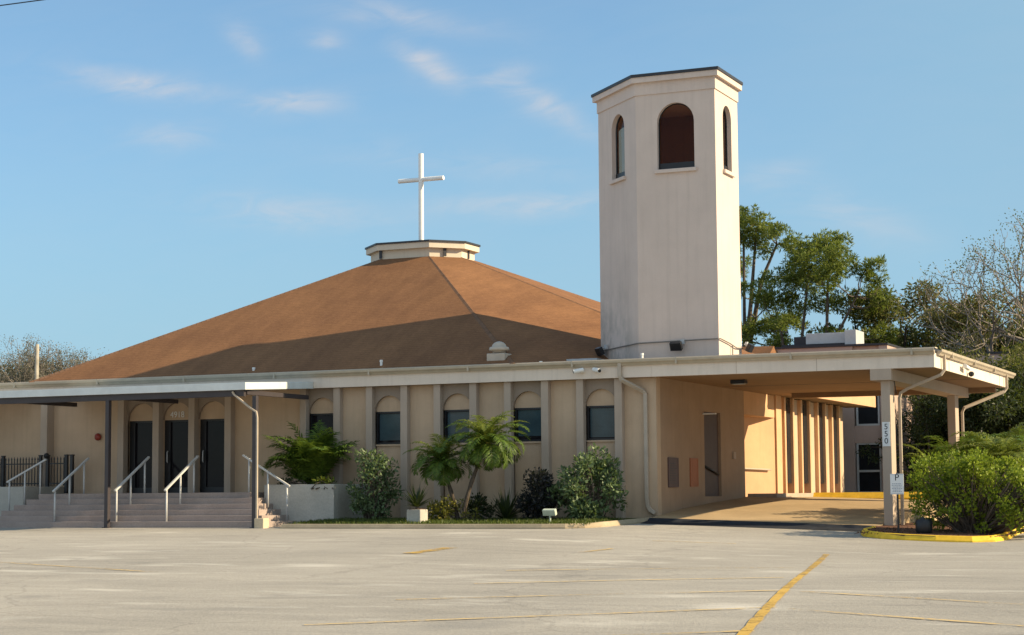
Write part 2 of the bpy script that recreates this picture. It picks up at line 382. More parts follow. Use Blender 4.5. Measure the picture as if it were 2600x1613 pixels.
def concrete(name, c, var=0.2):
    m, t, b = mat(name, 0.9, 0.2); n1 = noise(t, 0.8, 6, 0.65); n2 = noise(t, 30, 3, 0.6); n3 = noise(t, 2.2, 5, 0.7, mapping=(0.4, 1, 1))
    cc = ramp2(t, n1, tuple(x*(1-var) for x in c), tuple(x*(1+var*0.5) for x in c))
    cc = mixrgb(t, 0.4, cc, ramp2(t, n3, (0.75, 0.75, 0.75), (1.15, 1.15, 1.15)), 'MULTIPLY')
    cc = mixrgb(t, 0.25, cc, ramp2(t, n2, (0.5, 0.5, 0.5), (1.3, 1.3, 1.3)), 'MULTIPLY')
    t.links.new(cc, b.inputs['Base Color']); bump(t, b, n2, 0.4, 0.01); return m
TANCON = concrete('tan_concrete', (0.44, 0.325, 0.19), 0.16)
PLANTER = concrete('grey_planter_concrete', (0.47, 0.45, 0.40), 0.14)
STEPS = concrete('mauve_step_concrete', (0.37, 0.30, 0.265), 0.2)
KERB = concrete('stained_kerb_concrete', (0.42, 0.34, 0.23), 0.3)
BLOCK = concrete('cream_block_concrete', (0.60, 0.49, 0.34), 0.15)
SIDEW = concrete('pinkish_sidewalk_concrete', (0.46, 0.36, 0.28), 0.15)

def soil(name, a, bb):
    m, t, b = mat(name, 0.95, 0.1); n1 = noise(t, 9, 5, 0.75); n2 = noise(t, 40, 3)
    c = ramp2(t, n1, a, bb, 0.32, 0.68); c = mixrgb(t, 0.5, c, ramp2(t, n2, (0.4, 0.4, 0.4), (1.4, 1.4, 1.4)), 'MULTIPLY')
    t.links.new(c, b.inputs['Base Color']); bump(t, b, n1, 0.8, 0.03); return m
MULCH = soil('red_brown_mulch', (0.085, 0.045, 0.03), (0.22, 0.12, 0.08))
GRASSB = soil('dry_lawn_soil', (0.05, 0.075, 0.02), (0.16, 0.15, 0.06))

def worn(name, c, cover):
    """road paint: worn through to asphalt by noise"""
    m = bpy.data.materials.new(name); m.use_nodes = True; t = m.node_tree; b = t.nodes['Principled BSDF']; b.inputs['Roughness'].default_value = 0.8
    b.inputs['Specular IOR Level'].default_value = 0.2
    n = noise(t, 14, 6, 0.75); n2 = noise(t, 0.8, 3)
    c2 = ramp2(t, n2, tuple(x*0.8 for x in c), c); t.links.new(c2, b.inputs['Base Color'])
    o = t.nodes['Material Output']; tr = t.nodes.new('ShaderNodeBsdfTransparent'); mx = t.nodes.new('ShaderNodeMixShader')
    f = tmath(t, 'MULTIPLY', tmath(t, 'ADD', tmath(t, 'SUBTRACT', n, 0.5), tmath(t, 'MULTIPLY', tmath(t, 'SUBTRACT', n2, 0.5), 0.7)), 4.0)
    f = tmath(t, 'ADD', f, cover, True)
    t.links.new(f, mx.inputs[0]); t.links.new(tr.outputs[0], mx.inputs[1]); t.links.new(b.outputs[0], mx.inputs[2]); t.links.new(mx.outputs[0], o.inputs[0])
    return m
STEP_SHADE = paint('painted_step_shade', (0.032, 0.036, 0.045), 0.85, 0.15, 0.4, 5)  # near-black stands for the shade on the slab's front step
LINE = worn('yellow_road_paint', (0.56, 0.36, 0.085), 0.80)
LINEF = worn('faded_yellow_road_paint', (0.66, 0.46, 0.17), 0.5)

def leafm(name, lo, hi, tlu=0.45, rough=0.5):
    m = bpy.data.materials.new(name); m.use_nodes = True; t = m.node_tree; b = t.nodes['Principled BSDF']
    b.inputs['Roughness'].default_value = rough; b.inputs['Specular IOR Level'].default_value = 0.3
    g = t.nodes.new('ShaderNodeNewGeometry'); r = t.nodes.new('ShaderNodeValToRGB'); e = r.color_ramp.elements
    e[0].color = (*lo, 1); e[1].color = (*hi, 1); e[0].position = 0.1; e[1].position = 0.95
    n = noise(t, 1.3, 3); f = tmath(t, 'ADD', tmath(t, 'MULTIPLY', g.outputs['Random Per Island'], 0.6), tmath(t, 'MULTIPLY', n, 0.45), True)
    t.links.new(f, r.inputs[0]); t.links.new(r.outputs[0], b.inputs['Base Color'])
    tl = t.nodes.new('ShaderNodeBsdfTranslucent'); t.links.new(mixrgb(t, 0.6, r.outputs[0], (0.16, 0.22, 0.02)), tl.inputs['Color'])
    mx = t.nodes.new('ShaderNodeMixShader'); mx.inputs[0].default_value = tlu; o = t.nodes['Material Output']
    t.links.new(b.outputs[0], mx.inputs[1]); t.links.new(tl.outputs[0], mx.inputs[2]); t.links.new(mx.outputs[0], o.inputs[0]); return m
L_PINE = leafm('pine_needles', (0.05, 0.08, 0.016), (0.27, 0.31, 0.06))
L_DARK = leafm('dark_evergreen_leaves', (0.012, 0.022, 0.010), (0.045, 0.06, 0.022), 0.25)
L_OLIVE = leafm('olive_leaves', (0.055, 0.06, 0.018), (0.19, 0.18, 0.055), 0.35)
L_OLIVE2 = leafm('brown_olive_leaves', (0.075, 0.062, 0.022), (0.22, 0.17, 0.06), 0.35)
L_HEDGE = leafm('bright_hedge_leaves', (0.06, 0.11, 0.012), (0.38, 0.46, 0.038), 0.4)
L_PALM = leafm('palm_leaflets', (0.04, 0.085, 0.016), (0.14, 0.22, 0.03), 0.35)
L_PALMY = leafm('yellow_green_leaflets', (0.08, 0.12, 0.02), (0.24, 0.27, 0.04), 0.35)
L_VARI = leafm('variegated_leaves', (0.025, 0.06, 0.02), (0.20, 0.27, 0.13), 0.25)
L_PURP = leafm('blackish_leaves', (0.009, 0.010, 0.013), (0.024, 0.026, 0.030), 0.1)
L_SHRUB = leafm('dark_shrub_leaves', (0.012, 0.022, 0.011), (0.045, 0.065, 0.022), 0.2)
L_GRASS = leafm('lawn_blades', (0.035, 0.06, 0.012), (0.12, 0.15, 0.03), 0.3)
L_BARE = leafm('sparse_grey_leaves', (0.10, 0.09, 0.075), (0.24, 0.21, 0.17), 0.3)
L_CROT = leafm('golden_croton_leaves', (0.06, 0.07, 0.012), (0.28, 0.25, 0.04), 0.25)
BARK = paint('grey_brown_bark', (0.13, 0.105, 0.085), 0.95, 0.1, 0.4, 6)
BARKP = paint('palm_bark', (0.10, 0.08, 0.062), 0.95, 0.1, 0.4, 14)
BARKD = paint('dark_bark', (0.05, 0.042, 0.035), 0.95, 0.1, 0.4, 6)
BARKL = paint('pale_grey_bark', (0.24, 0.21, 0.18), 0.95, 0.1, 0.3, 6)

# ------------------------------------------------------------------ ground
def ss(a, b, x):
    t = min(1, max(0, (x-a)/(b-a))); return t*t*(3-2*t)
def zg(X, Y):
    if Y < -4: L = 0.78 + 0.02*(max(Y, -60)+4)
    else: L = 0.78 + min(1, (Y+4)/4)*0.12
    return L - 0.035*min(9, max(0, X+17))*ss(-26, -6, Y)
def zs(X, Y):
    return float(np.interp(Y, [-.6, 0, 2, 4, 8, 40], [.985, 1.03, 1.2, 1.31, 1.5, 1.5])) - 0.035*min(7, max(0, X+16.7))

xs = sorted(set([-2500, -900, -400, -200, -120, -80, -60] + [round(-48 + 0.75*i, 2) for i in range(76)] + [16, 30, 60, 120, 300, 900, 2500]))
ys = sorted(set([-900, -300, -120, -70] + [round(-60 + 0.75*i, 2) for i in range(92)] + [14, 25, 60, 150, 400, 1000, 3000]))
g = MB(); g.v = [(x, y, zg(x, y)) for y in ys for x in xs]; nx = len(xs)
g.f = [(j*nx+i, j*nx+i+1, (j+1)*nx+i+1, (j+1)*nx+i) for j in range(len(ys)-1) for i in range(nx-1)]
g.build('parking_lot_ground', ASPHALT, kind='structure', smooth=True)

# driveway slab under the carport, the shade on its front step painted as a dark strip
g = MB(); xa = [-16.68, -15, -13.5, -12, -10.75]; ya = [-0.55, 0, 1, 2, 3, 4, 5.5, 7, 8, 10, 12, 16, 20, 23.9]
xa2 = xa
g.v = [(x, y, zs(x, y)) for y in ya for x in xa2]; k = len(xa2)
g.f = [(j*k+i, j*k+i+1, (j+1)*k+i+1, (j+1)*k+i) for j in range(len(ya)-1) for i in range(k-1)]
for i in range(k-1):
    a, b_ = g.v[i], g.v[i+1]; g.quad((a[0], a[1], a[2]-0.3), (b_[0], b_[1], b_[2]-0.3), b_, a)
for j in range(len(ya)-1):
    a, b_ = g.v[j*k+k-1], g.v[(j+1)*k+k-1]; g.quad((a[0], a[1], a[2]-.9), (b_[0], b_[1], b_[2]-.9), b_, a)
g.build('driveway', TANCON, kind='structure')
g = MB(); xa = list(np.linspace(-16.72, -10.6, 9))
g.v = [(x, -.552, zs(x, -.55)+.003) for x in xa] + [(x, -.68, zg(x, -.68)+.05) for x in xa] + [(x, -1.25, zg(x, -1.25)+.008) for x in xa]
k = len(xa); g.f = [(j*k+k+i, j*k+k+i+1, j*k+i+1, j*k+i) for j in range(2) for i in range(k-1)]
g.build('step_shade_strip', STEP_SHADE, kind='structure')

# painted lines of the lot, each its own stroke
def road_line(p, q, wd, mt, label=None, name='painted_line'):
    p, q = np.array(p, float), np.array(q, float); d = q-p; L = np.linalg.norm(d); d /= L; n = np.array([-d[1], d[0]])*wd/2
    mb = MB(); k = max(2, int(L/0.35)); st = 0
    for i in range(k+1):
        c = p + d*L*i/k; jit = 1 + 0.10*rng.normal()
        for sgn in (1, -1):
            x, y = c + n*sgn*jit; mb.v.append((x, y, zg(x, y)+0.012))
    mb.f = [(2*i+1, 2*i+3, 2*i+2, 2*i) for i in range(k)]
    return mb.build(name, mt, kind='structure')
road_line((-9.40, -10.8), (-4.75, -32.2), 0.115, LINE)
for p, q in (((-10.1, -29.4), (-5.98, -26.1)), ((-10.8, -26.0), (-6.75, -23.35)), ((-11.2, -22.9), (-7.6, -20.1)), ((-12.2, -19.6), (-8.3, -16.6)),
             ((-5.78, -26.3), (-1.9, -28.4)), ((-6.4, -23.5), (-2.3, -25.8)), ((-8.2, -30.9), (-5.4, -28.9)), ((-22.8, -19.1), (-17.4, -21.5)), ((-24, -22.0), (-18.5, -24.5)),
             ((-13.5, -13.3), (-13.5, -11.6)), ((-13.9, -8.15), (-12.1, -7.95))):
    road_line(p, q, 0.09, LINEF)
road_line((-16.1, -15.3), (-16.3, -13.1), 0.28, LINE)

def kerb(name, path, wd, h, mt, zf, label=None, cat='kerb', joints=0):
    """kerb following a 2D path; path is the outer (road side) line, body lies to its left"""
    P = [np.array(p, float) for p in path]; mb = MB(); k = len(P); prof = [(0, -0.2), (0.008, h*0.25), (0.07, h*.92), (0.09, h), (wd-0.02, h), (wd, h-0.02), (wd, -0.2)]
    for i in range(k):
        t = P[min(i+1, k-1)] - P[max(i-1, 0)]; t /= np.linalg.norm(t); n = np.array([-t[1], t[0]]); z = zf(*P[i])
        for a, hh in prof:
            q = P[i] + n*a; mb.v.append((q[0], q[1], z+hh))
    m = len(prof)
    for i in range(k-1):
        for j in range(m-1): mb.f.append((i*m+j, (i+1)*m+j, (i+1)*m+j+1, i*m+j+1))
    mb.f.append(tuple(range(m))[::-1]); mb.f.append(tuple((k-1)*m+j for j in range(m)))
    o = mb.build(name, mt)
    return tag(o, label, cat)

bedkerb = [(-25.6, -4.1), (-22, -4.2), (-20, -4.22), (-18.2, -4.2), (-17.6, -4.1), (-17.2, -3.8), (-17.0, -3.2), (-16.85, -2.0), (-16.72, -0.6), (-16.7, -0.2)]
kerb('garden_kerb', bedkerb, 0.15, 0.12, KERB, zg, 'stained tan concrete kerb edging the planting bed below the windows')

mb = MB(); poly = [(-25.6, -4.0)] + [(x-0.1, y+0.1) for x, y in bedkerb[1:6]] + [(-17.12, -3.2), (-16.97, -2.0), (-16.82, -0.6), (-16.8, 0.2), (-25.6, 0.2)]
mb.prism(poly, lambda x, y: zg(x, y)-0.2, lambda x, y: zg(x, y)+0.09); mb.build('garden_bed_ground', GRASSB, kind='structure')
n = 15000; X = rng.uniform(-25.5, -17.1, n); Y = rng.uniform(-4.0, -1.4, n)
keep = (rng.random(n) < np.where(Y < -3.4, 0.45, 0.9)); X, Y = X[keep], Y[keep]
P = np.stack([X, Y, np.array([zg(a, b) for a, b in zip(X, Y)])+0.085], 1); Dn = np.stack([rng.normal(0, .45, len(X)), rng.normal(0, .45, len(X)), np.ones(len(X))], 1)
tag(fast_mesh('lawn_grass', leaves(P, Dn, rng.uniform(.05, .13, len(X)), 0.02), 4, L_GRASS), 'short green lawn grass in the bed below the windows', 'grass', kind='stuff')

# island on the right with yellow kerb
def zi(x, y): return zg(x, y)
island = [(-10.75, 0.2), (-10.85, -1.2), (-10.8, -2.3), (-10.55, -3.1), (-10.0, -3.7), (-9.4, -3.9), (-8.7, -3.95), (-7.9, -3.85), (-7.45, -3.5), (-7.3, -2.7), (-7.4, -1.2), (-7.6, 2), (-7.8, 6), (-7.9, 9)]
kerb('yellow_kerb', island[1:], 0.16, 0.14, YELLOW, zi, 'yellow painted kerb curving round the hedge island beside the carport column')
mb = MB(); mb.prism([(-10.72, 9)] + [(x+0.04*(1 if x < -9.4 else -1), y+0.06) for x, y in island], lambda x, y: zi(x, y)-0.2, lambda x, y: zi(x, y)+0.12)
mb.build('mulch_bed_ground', MULCH, kind='structure')
n = 1500; X = rng.uniform(-10.6, -7.5, n); Y = rng.uniform(-3.6, -1.2, n); P = np.stack([X, Y, np.array([zi(a, b) for a, b in zip(X, Y)])+0.11], 1)
tag(fast_mesh('wood_chip_litter', leaves(P, rng.normal(size=(n, 3))*[1, 1, .35], rng.uniform(.03, .1, n), .03), 4, MULCH), 'loose red brown wood chips scattered under the hedge', 'mulch', kind='stuff')

# raised kerb and walk at the far side of the driveway
mb = MB(); mb.box(-16.66, -15.75, 7.9, 21, 1.2, 1.585); mb.build('side_walk', SIDEW, kind='structure', bevel=0.015)
mb = MB(); pr = [(11.88, 1.0), (11.9, 1.42), (12.06, 1.60), (12.18, 1.60), (12.18, 1.0)]; mb.v = [(-15.75, y, z) for y, z in pr] + [(-10.9, y, z) for y, z in pr]
mb.f = [(i, (i+1) % 5, 5+(i+1) % 5, 5+i) for i in range(5)] + [(0, 4, 3, 2, 1), (5, 6, 7, 8, 9)]; o = mb.build('straight_yellow_kerb', YELLOW)
tag(o, 'straight bright yellow kerb across the far end of the carport driveway', 'kerb')
mb = MB(); mb.box(-15.75, -10.9, 12.18, 24, 0.9, 1.56); mb.build('rear_lawn_ground', GRASSB, kind='structure')

# ------------------------------------------------------------------ church
ZS = 4.64   # soffit height
church = thing('church', (-28.2, 9.4, 0.9), 'low peach stucco church with a wide brown shingled hip roof', 'church')
WIN = [-26.67, -24.55, -22.44, -20.32, -18.22]; DOOR = [-32.79, -31.545, -30.31]
NH = 0.44; ND = 0.51
def bay(c): return (c-NH, c+NH)
mb = MB(); edges = [-44.0]
for c in DOOR: edges += [c-ND, c+ND]
for c in WIN: edges += [c-NH, c+NH]
edges.append(-16.68)
edges = sorted(edges)
for i in range(0, len(edges), 2): mb.box(edges[i], edges[i+1], 0, 0.3, 0.6, ZS+0.02)
for c in WIN:
    mb.box(c-NH, c+NH, 0.08, 0.3, 0.6, 3.03); mb.box(c-NH, c+NH, 0.08, 0.3, 3.94, ZS+0.02)
for c in DOOR:
    mb.box(c-ND, c+ND, 0.08, 0.3, 0.6, 1.73); mb.box(c-ND, c+ND, 0.08, 0.3, 3.87, ZS+0.02)
mb.build('front_wall', PEACH, church)
# right hand wall under the carport: doorway cut at y 3.95..5.55
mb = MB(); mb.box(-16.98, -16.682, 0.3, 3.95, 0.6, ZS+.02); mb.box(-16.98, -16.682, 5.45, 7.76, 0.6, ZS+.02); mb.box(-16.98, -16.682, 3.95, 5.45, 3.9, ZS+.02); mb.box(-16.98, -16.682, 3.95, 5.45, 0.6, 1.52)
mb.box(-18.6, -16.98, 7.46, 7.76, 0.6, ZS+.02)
mb.build('carport_side_wall', PEACH_SHADE, church)
mb = MB(); mb.box(-18.6, -18.5, 3.7, 5.7, 0.9, 4.4); mb.box(-18.5, -16.98, 3.65, 3.75, 0.9, 4.4); mb.box(-18.5, -16.98, 5.65, 5.75, 0.9, 4.4); mb.build('porch_recess', PASSAGE_DARK, church)
d = MB().box(-16.80, -16.76, 3.95, 5.45, 1.52, 3.9).build('door', PASSAGE_DARK, church, bevel=0.01)  # slab across the open passage, its dark brown stands for the unlit inside
MB().tube([(-16.72, 4.05, 2.36), (-16.72, 4.9, 2.22), (-16.72, 5.3, 2.14)], 0.035, 8).build('handle', BLACKM, d, smooth=True)  # slanted bar stands for the handrail inside the passage
# slanted sanctuary wall glimpsed beyond, lit by the sun
p0, p1 = np.array([-18.02, 7.66]), np.array([-16.68, 11.0]); dv = (p1-p0)/np.linalg.norm(p1-p0); nv = np.array([dv[1], -dv[0]])
mb = MB(); mb.prism([tuple(p0), tuple(p1), tuple(p1-nv*0.3), tuple(p0-nv*0.3)], 1.0, ZS+.02)
mb.prism([(-16.96, 11.0), (-16.62, 11.0), (-16.62, 11.6), (-16.96, 11.6)], 1.0, ZS+.02)
mb.prism([(-18.2, 7.76), (-16.68, 7.76), (-16.68, 11.0), (-17.0, 11.0)], 3.95, ZS+.01)
mb.box(-17.3, -17.0, 11.6, 20.1, 1.0, ZS+.02)
mb.build('slanted_side_wall', PEACH2, church)
FY_ = [12.1, 13.09, 14.08, 15.13, 16.17, 17.16, 18.09, 19.08]
for i, yy in enumerate(FY_): MB().box(-17.0, -16.66, yy, yy+.17, 1.2, ZS+.01).build('fin', PEACH2, church, bevel=0.012)
for i, yy in enumerate(FY_):
    nxt = FY_[i+1] if i < 7 else 20.1
    if i % 2 == 0: MB().box(-16.99, -16.755, yy+.175, nxt-.005, 1.9, ZS).build('slit_window', FARG, church)
    else: MB().box(-16.99, -16.79, yy+.175, nxt-.005, 1.2, ZS).build('fin_panel', PEACH, church)
# windows
for c in WIN:
    x0, x1 = c-NH+0.005, c+NH-0.005; fr = MB()
    t = 0.05
    for a in ((x0, x0+t, 3.03, 3.94), (x1-t, x1, 3.03, 3.94), (x0+t, x1-t, 3.03, 3.03+t), (x0+t, x1-t, 3.94-t, 3.94)): fr.box(a[0], a[1], 0.06, 0.16, a[2], a[3])
    wo = MB().box(x0+t, x1-t, 0.125, 0.15, 3.03+t, 3.94-t).build('window', DARKG, church)
    gap = {0: None, 1: .05, 2: .0, 3: .09, 4: .02}[WIN.index(c)]
    if gap is not None:
        bl = MB(); zb0 = 3.03+t+gap+.012; nsl = 22
        for k_ in range(nsl): bl.quad((x0+t+.02, .1225, zb0+(3.93-t-zb0)*k_/nsl), (x1-t-.02, .1225, zb0+(3.93-t-zb0)*k_/nsl), (x1-t-.02, .1165, zb0+(3.93-t-zb0)*(k_+.93)/nsl), (x0+t+.02, .1165, zb0+(3.93-t-zb0)*(k_+.93)/nsl))
        bl.build('blind', BLIND, wo)
    fr.build('window_frame', BLACKM, wo)
    MB().box(c-NH, c+NH, 0.03, 0.1, 2.985, 3.03).build('window_sill', PEACH, wo)
# doors
for c in DOOR:
    x0, x1 = c-ND+0.004, c+ND-0.004; t = 0.06; z0, z1 = 1.735, 3.87
    do = MB().box(x0+t, x1-t, 0.13, 0.155, z0+t, z1-t).build('door', DARKG, church)
    fr = MB()
    for a in ((x0, x0+t, z0, z1), (x1-t, x1, z0, z1), (x0+t, x1-t, z0, z0+0.16), (x0+t, x1-t, z1-t, z1), (x0+t, x0+0.2, z0+.16, z1-t)): fr.box(a[0], a[1], 0.08, 0.17, a[2], a[3])
    fr.build('door_frame', BLACKM, do)
    if c > DOOR[0]+0.5: MB().tube([(x0+0.14, 0.03, 2.62), (x0+0.14, 0.0, 2.66), (x0+0.14, 0.0, 2.92), (x0+0.14, 0.03, 2.96)], 0.018, 8).build('handle', STEELG, do, smooth=True)
# pilasters and arched heads
def pil(x0, x1, yf, z0=0.6): MB().box(x0, x1, yf, 0.075, z0, ZS).build('pilaster', TRIM, church, bevel=0.012)
for c in WIN:
    pil(c-NH-0.205, c-NH, -0.20); pil(c+NH, c+NH+0.215, -0.20)
    a = MB().arch_wall((c-NH, -0.03, 0), (1, 0, 0), (0, -1, 0), 2*NH, 3.94, ZS, 0.0, 2*NH, None, 4.385-NH, 0.10); a.build('arched_head', TRIM_SHADE, church)
for i, c in enumerate(DOOR):
    a = MB().arch_wall((c-ND, -0.03, 0), (1, 0, 0), (0, -1, 0), 2*ND, 3.87, ZS, 0.0, 2*ND, None, 4.385-ND, 0.10); a.build('arched_head', TRIM_SHADE, church)
xsx = [DOOR[0]-ND-0.22, DOOR[0]+ND, DOOR[1]+ND, DOOR[2]+ND]
for i, x in enumerate(xsx):
    x1 = DOOR[0]-ND if i == 0 else (DOOR[i]-ND if i < 3 else x+0.22); pil(x+0.002, x1-0.002 if i else x1, -0.235, 1.73)
pil(-36.25, -36.0, -0.34, 1.73); pil(-39.2, -38.95, -0.34, 1.73)
# house number over the middle door
def text(body, size, loc, rot, mt, name, parent, ext=0.006):
    cu = bpy.data.curves.new(name, 'FONT'); cu.body = body; cu.size = size; cu.extrude = ext; cu.align_x = 'CENTER'; cu.align_y = 'BOTTOM'
    tmp = bpy.data.objects.new(name, cu); col.objects.link(tmp); bpy.context.view_layer.update()
    me = bpy.data.meshes.new_from_object(tmp.evaluated_get(bpy.context.evaluated_depsgraph_get())); bpy.data.objects.remove(tmp)
    o = bpy.data.objects.new(name, me); ox = origin(parent); o.location = tuple(a-b for a, b in zip(loc, ox)); o.rotation_euler = rot; o.parent = parent
    col.objects.link(o); me.materials.clear(); me.materials.append(mt); return o
text('4918', 0.25, (DOOR[1]-0.06, 0.06, 3.895), (R(90), 0, 0), WHITE, 'house_number', church)
# eave: fascia, gutter, soffit
def fascia(parent, x0, x1, name='fascia'):
    return MB().box(x0, x1, -0.30, -0.25, ZS, 5.0).build(name, FASCIA, parent, bevel=0.006)
fascia(church, -44, -16.7)
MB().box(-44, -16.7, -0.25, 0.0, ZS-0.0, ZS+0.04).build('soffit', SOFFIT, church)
def gutter(parent, x0, x1):
    mb = MB(); prof = [(-0.30, 4.955), (-0.36, 4.955), (-0.385, 5.0), (-0.43, 5.04), (-0.44, 5.10), (-0.415, 5.105), (-0.41, 5.06), (-0.302, 5.06)]
    n = len(prof); mb.v = [(x0, y, z) for y, z in prof] + [(x1, y, z) for y, z in prof]
    mb.f = [(i, n+i, n+(i+1) % n, (i+1) % n) for i in range(n)] + [tuple(range(n))[::-1], tuple(n+i for i in range(n))]
    for xx in np.arange(x0+0.7, x1, 3.05): mb.box(xx, xx+0.05, -0.444, -0.30, 4.952, 5.108)
    return mb.build('gutter', GUTTER, parent)
gutter(church, -44, -16.7)
MB().box(-44, -16.7, -0.30, 0.2, 5.11, 5.135).box(-44, -36, 0.2, 3, 5.0, 5.10).build('roof_edge', CREAM, church)
# lantern ring points and roof
LX0, LX1, LY, LC, LS, LZ = -29.09, -27.28, 8.0, 0.8, 1.0, 9.35
def ring(ov=0.0):
    c = LC+ov*0.414*0; x0, x1 = LX0-ov*0.414, LX1+ov*0.414
    q = [(x0, LY-ov), (x1, LY-ov), (LX1+LC+ov, LY+LC-ov*0.414), (LX1+LC+ov, LY+LC+LS+ov*0.414), (x1, LY+2*LC+LS+ov), (x0, LY+2*LC+LS+ov), (LX0-LC-ov, LY+LC+LS+ov*0.414), (LX0-LC-ov, LY+LC-ov*0.414)]
    return q
L8 = [(x, y, LZ) for x, y in ring(0)]
ze = 5.14
CC = (-15.9, 5.0, 5.14); A, B, D_, E_, F_, G_ = (-36.64, -0.28, ze), (-20.63, -0.28, ze), (-15.9, 21.3, ze), (-21.5, 27, ze), (-36.0, 27, ze), (-41.0, 12, ze)
rf = MB()
for fc in ((A, B, L8[1], L8[0]), (B, CC, L8[2], L8[1]), (CC, D_, L8[3], L8[2]), (D_, E_, L8[4], L8[3]), (E_, F_, L8[5], L8[4]), (F_, G_, L8[6], L8[5]), (G_, A, L8[0], L8[7], L8[6])):
    rf.quad(*fc)
roof = rf.build('roof', SHINGLE, church)
for a, b_ in ((A, L8[0]), (B, L8[1]), (CC, L8[2]), (D_, L8[3])):
    hp = MB()
    a, b_ = np.array(a), np.array(b_); a = a + np.array([0, 0, 0.01]); d = (b_-a); L = np.linalg.norm(d); d /= L
    side = np.cross(d, [0, 0, 1]); side /= np.linalg.norm(side); k = int(L/0.16)
    for i in range(k):
        p = a + d*(i+0.5)*L/k; q = 0.11
        hp.quad(p-d*.17-side*q+np.array([0, 0, -.045]), p-d*.17+np.array([0, 0, .015]), p+d*.17+np.array([0, 0, .008]), p+d*.17-side*q+np.array([0, 0, -.06]))
        hp.quad(p-d*.17+np.array([0, 0, .015]), p-d*.17+side*q+np.array([0, 0, -.045]), p+d*.17+side*q+np.array([0, 0, -.06]), p+d*.17+np.array([0, 0, .008]))
    hp.build('ridge_cap', RIDGE, roof)
mb = MB(); mb.prism(ring(-0.02), LZ-0.35, LZ+0.30); lan = mb.build('lantern', CREAM, church)
mb = MB(); mb.prism(ring(0.13), LZ+0.285, LZ+0.47); mb.build('lantern_fascia', CREAM, lan)
mb = MB(); mb.prism(ring(0.17), LZ+0.472, LZ+0.53); mb.build('lantern_cap', FLASH, lan)
for (x, y, nx_, ny_) in ((-29.05, 7.98, 0, -1), (-26.9, 8.36, .707, -.707), (-26.5, 9.3, 1, 0)):
    tx, ty = -ny_, nx_
    sl = MB(); sl.obox((x+nx_*.02, y+ny_*.02, LZ+.15), (tx*.05, ty*.05, 0), (nx_*.012, ny_*.012, 0), (0, 0, .13))
    sl.build('lantern_slot', FLASH, lan)
# flat roof area round the tower
MB().box(-20.9, -16.7, -0.24, 8, 5.0, 5.09).build('flat_roof', FLASH, church)
# eave of the side wall beyond the carport
MB().box(-16.96, -15.93, 10.4, 21.3, ZS+.025, ZS+.06).build('side_soffit', SOFFIT, church)
MB().box(-15.93, -15.86, 10.45, 21.3, ZS+.01, 5.12).build('side_fascia', PEACH2, church, bevel=0.006)
# downspout at the corner
def strap_path(pts, wx, wy, name, parent, mt=SPOUT):
    mb = MB(); pts = [np.array(p, float) for p in pts]
    st = 0; k = len(pts)
    for i, p in enumerate(pts):
        for dx, dy in ((-1, -1), (1, -1), (1, 1), (-1, 1)):
            t = pts[min(i+1, k-1)]-pts[max(i-1, 0)]; t /= np.linalg.norm(t)
            # cross-section turned with the path
            side = np.array([1.0, 0, 0]) - t*t[0]
            if np.linalg.norm(side) < 0.25: side = np.array([0, 0, 1.0]) - t*t[2]
            side /= np.linalg.norm(side); oth = np.cross(t, side)
            mb.v.append(tuple(p + side*wx*dx/2 + oth*wy*dy/2))
    for i in range(k-1):
        for j in range(4):
            q = (j+1) % 4; mb.f.append((i*4+j, i*4+q, (i+1)*4+q, (i+1)*4+j))
    mb.f += [(3, 2, 1, 0), tuple((k-1)*4+j for j in range(4))]
    return mb.build(name, mt, parent, bevel=0.008)
strap_path([(-17.55, -.37, 5.06), (-17.55, -.37, 4.68), (-17.5, -.36, 4.58), (-17.02, -.09, 4.30), (-16.95, -.07, 4.22), (-16.95, -.07, 1.5), (-16.93, -.07, 1.3), (-16.86, -.07, 1.18), (-16.72, -.09, 1.10)], 0.10, 0.08, 'downspout', church)
for z in (2.2, 3.4): MB().box(-17.01, -16.89, -.03, .005, z, z+.04).build('downspout_strap', SPOUT, church)

# ------------------------------------------------------------------ white cross on the lantern
cx, cy = -28.28, 9.4
crs = thing('cross', (cx, cy, LZ+.53), 'tall white tubular cross on top of the roof lantern', 'cross')
MB().tube([(cx, cy, LZ+.5), (cx, cy, 13.04)], 0.088, 16).build('post', WHITE, crs, smooth=False)
MB().tube([(cx-.84, cy, 12.16), (cx+.84, cy, 12.16)], 0.075, 16).build('crossbar', WHITE, crs)
MB().lathe((cx, cy, LZ+.5), [(.2, 0.03), (.2, .05), (.09, .06)], 12).build('base_plate', STEELG, crs)

# ------------------------------------------------------------------ bell tower
TY = 1.0; tw = thing('bell_tower', (-17.0, 3.0, 5.0), 'tall pale stucco bell tower with arched tinted openings', 'tower')
T0, T1, T2, T3, T4, T5 = (-17.51, 1.0), (-15.26, 1.0), (-15.26, 3.03), (-16.7, 4.4), (-18.2, 4.45), (-19.3, 2.79)
TP = [T5, T0, T1, T2, T3, T4]; ZT = 12.72
th = 0.22
def face(p, q, a0, a1, zs_, zp_, opening=True, nm='wall'):
    p, q = np.array(p), np.array(q); d = q-p; L = np.linalg.norm(d); d /= L; nrm = np.array([d[1], -d[0]])
    mb = MB()
    if opening: mb.arch_wall((*p, 0), (*d, 0), (*nrm, 0), L, 4.9, ZT, a0, a1, zs_, zp_, th, 14, False)
    else: mb.quad((*p, 4.9), (*q, 4.9), (*q, ZT), (*p, ZT))
    return mb, p, d, nrm, L
first = None
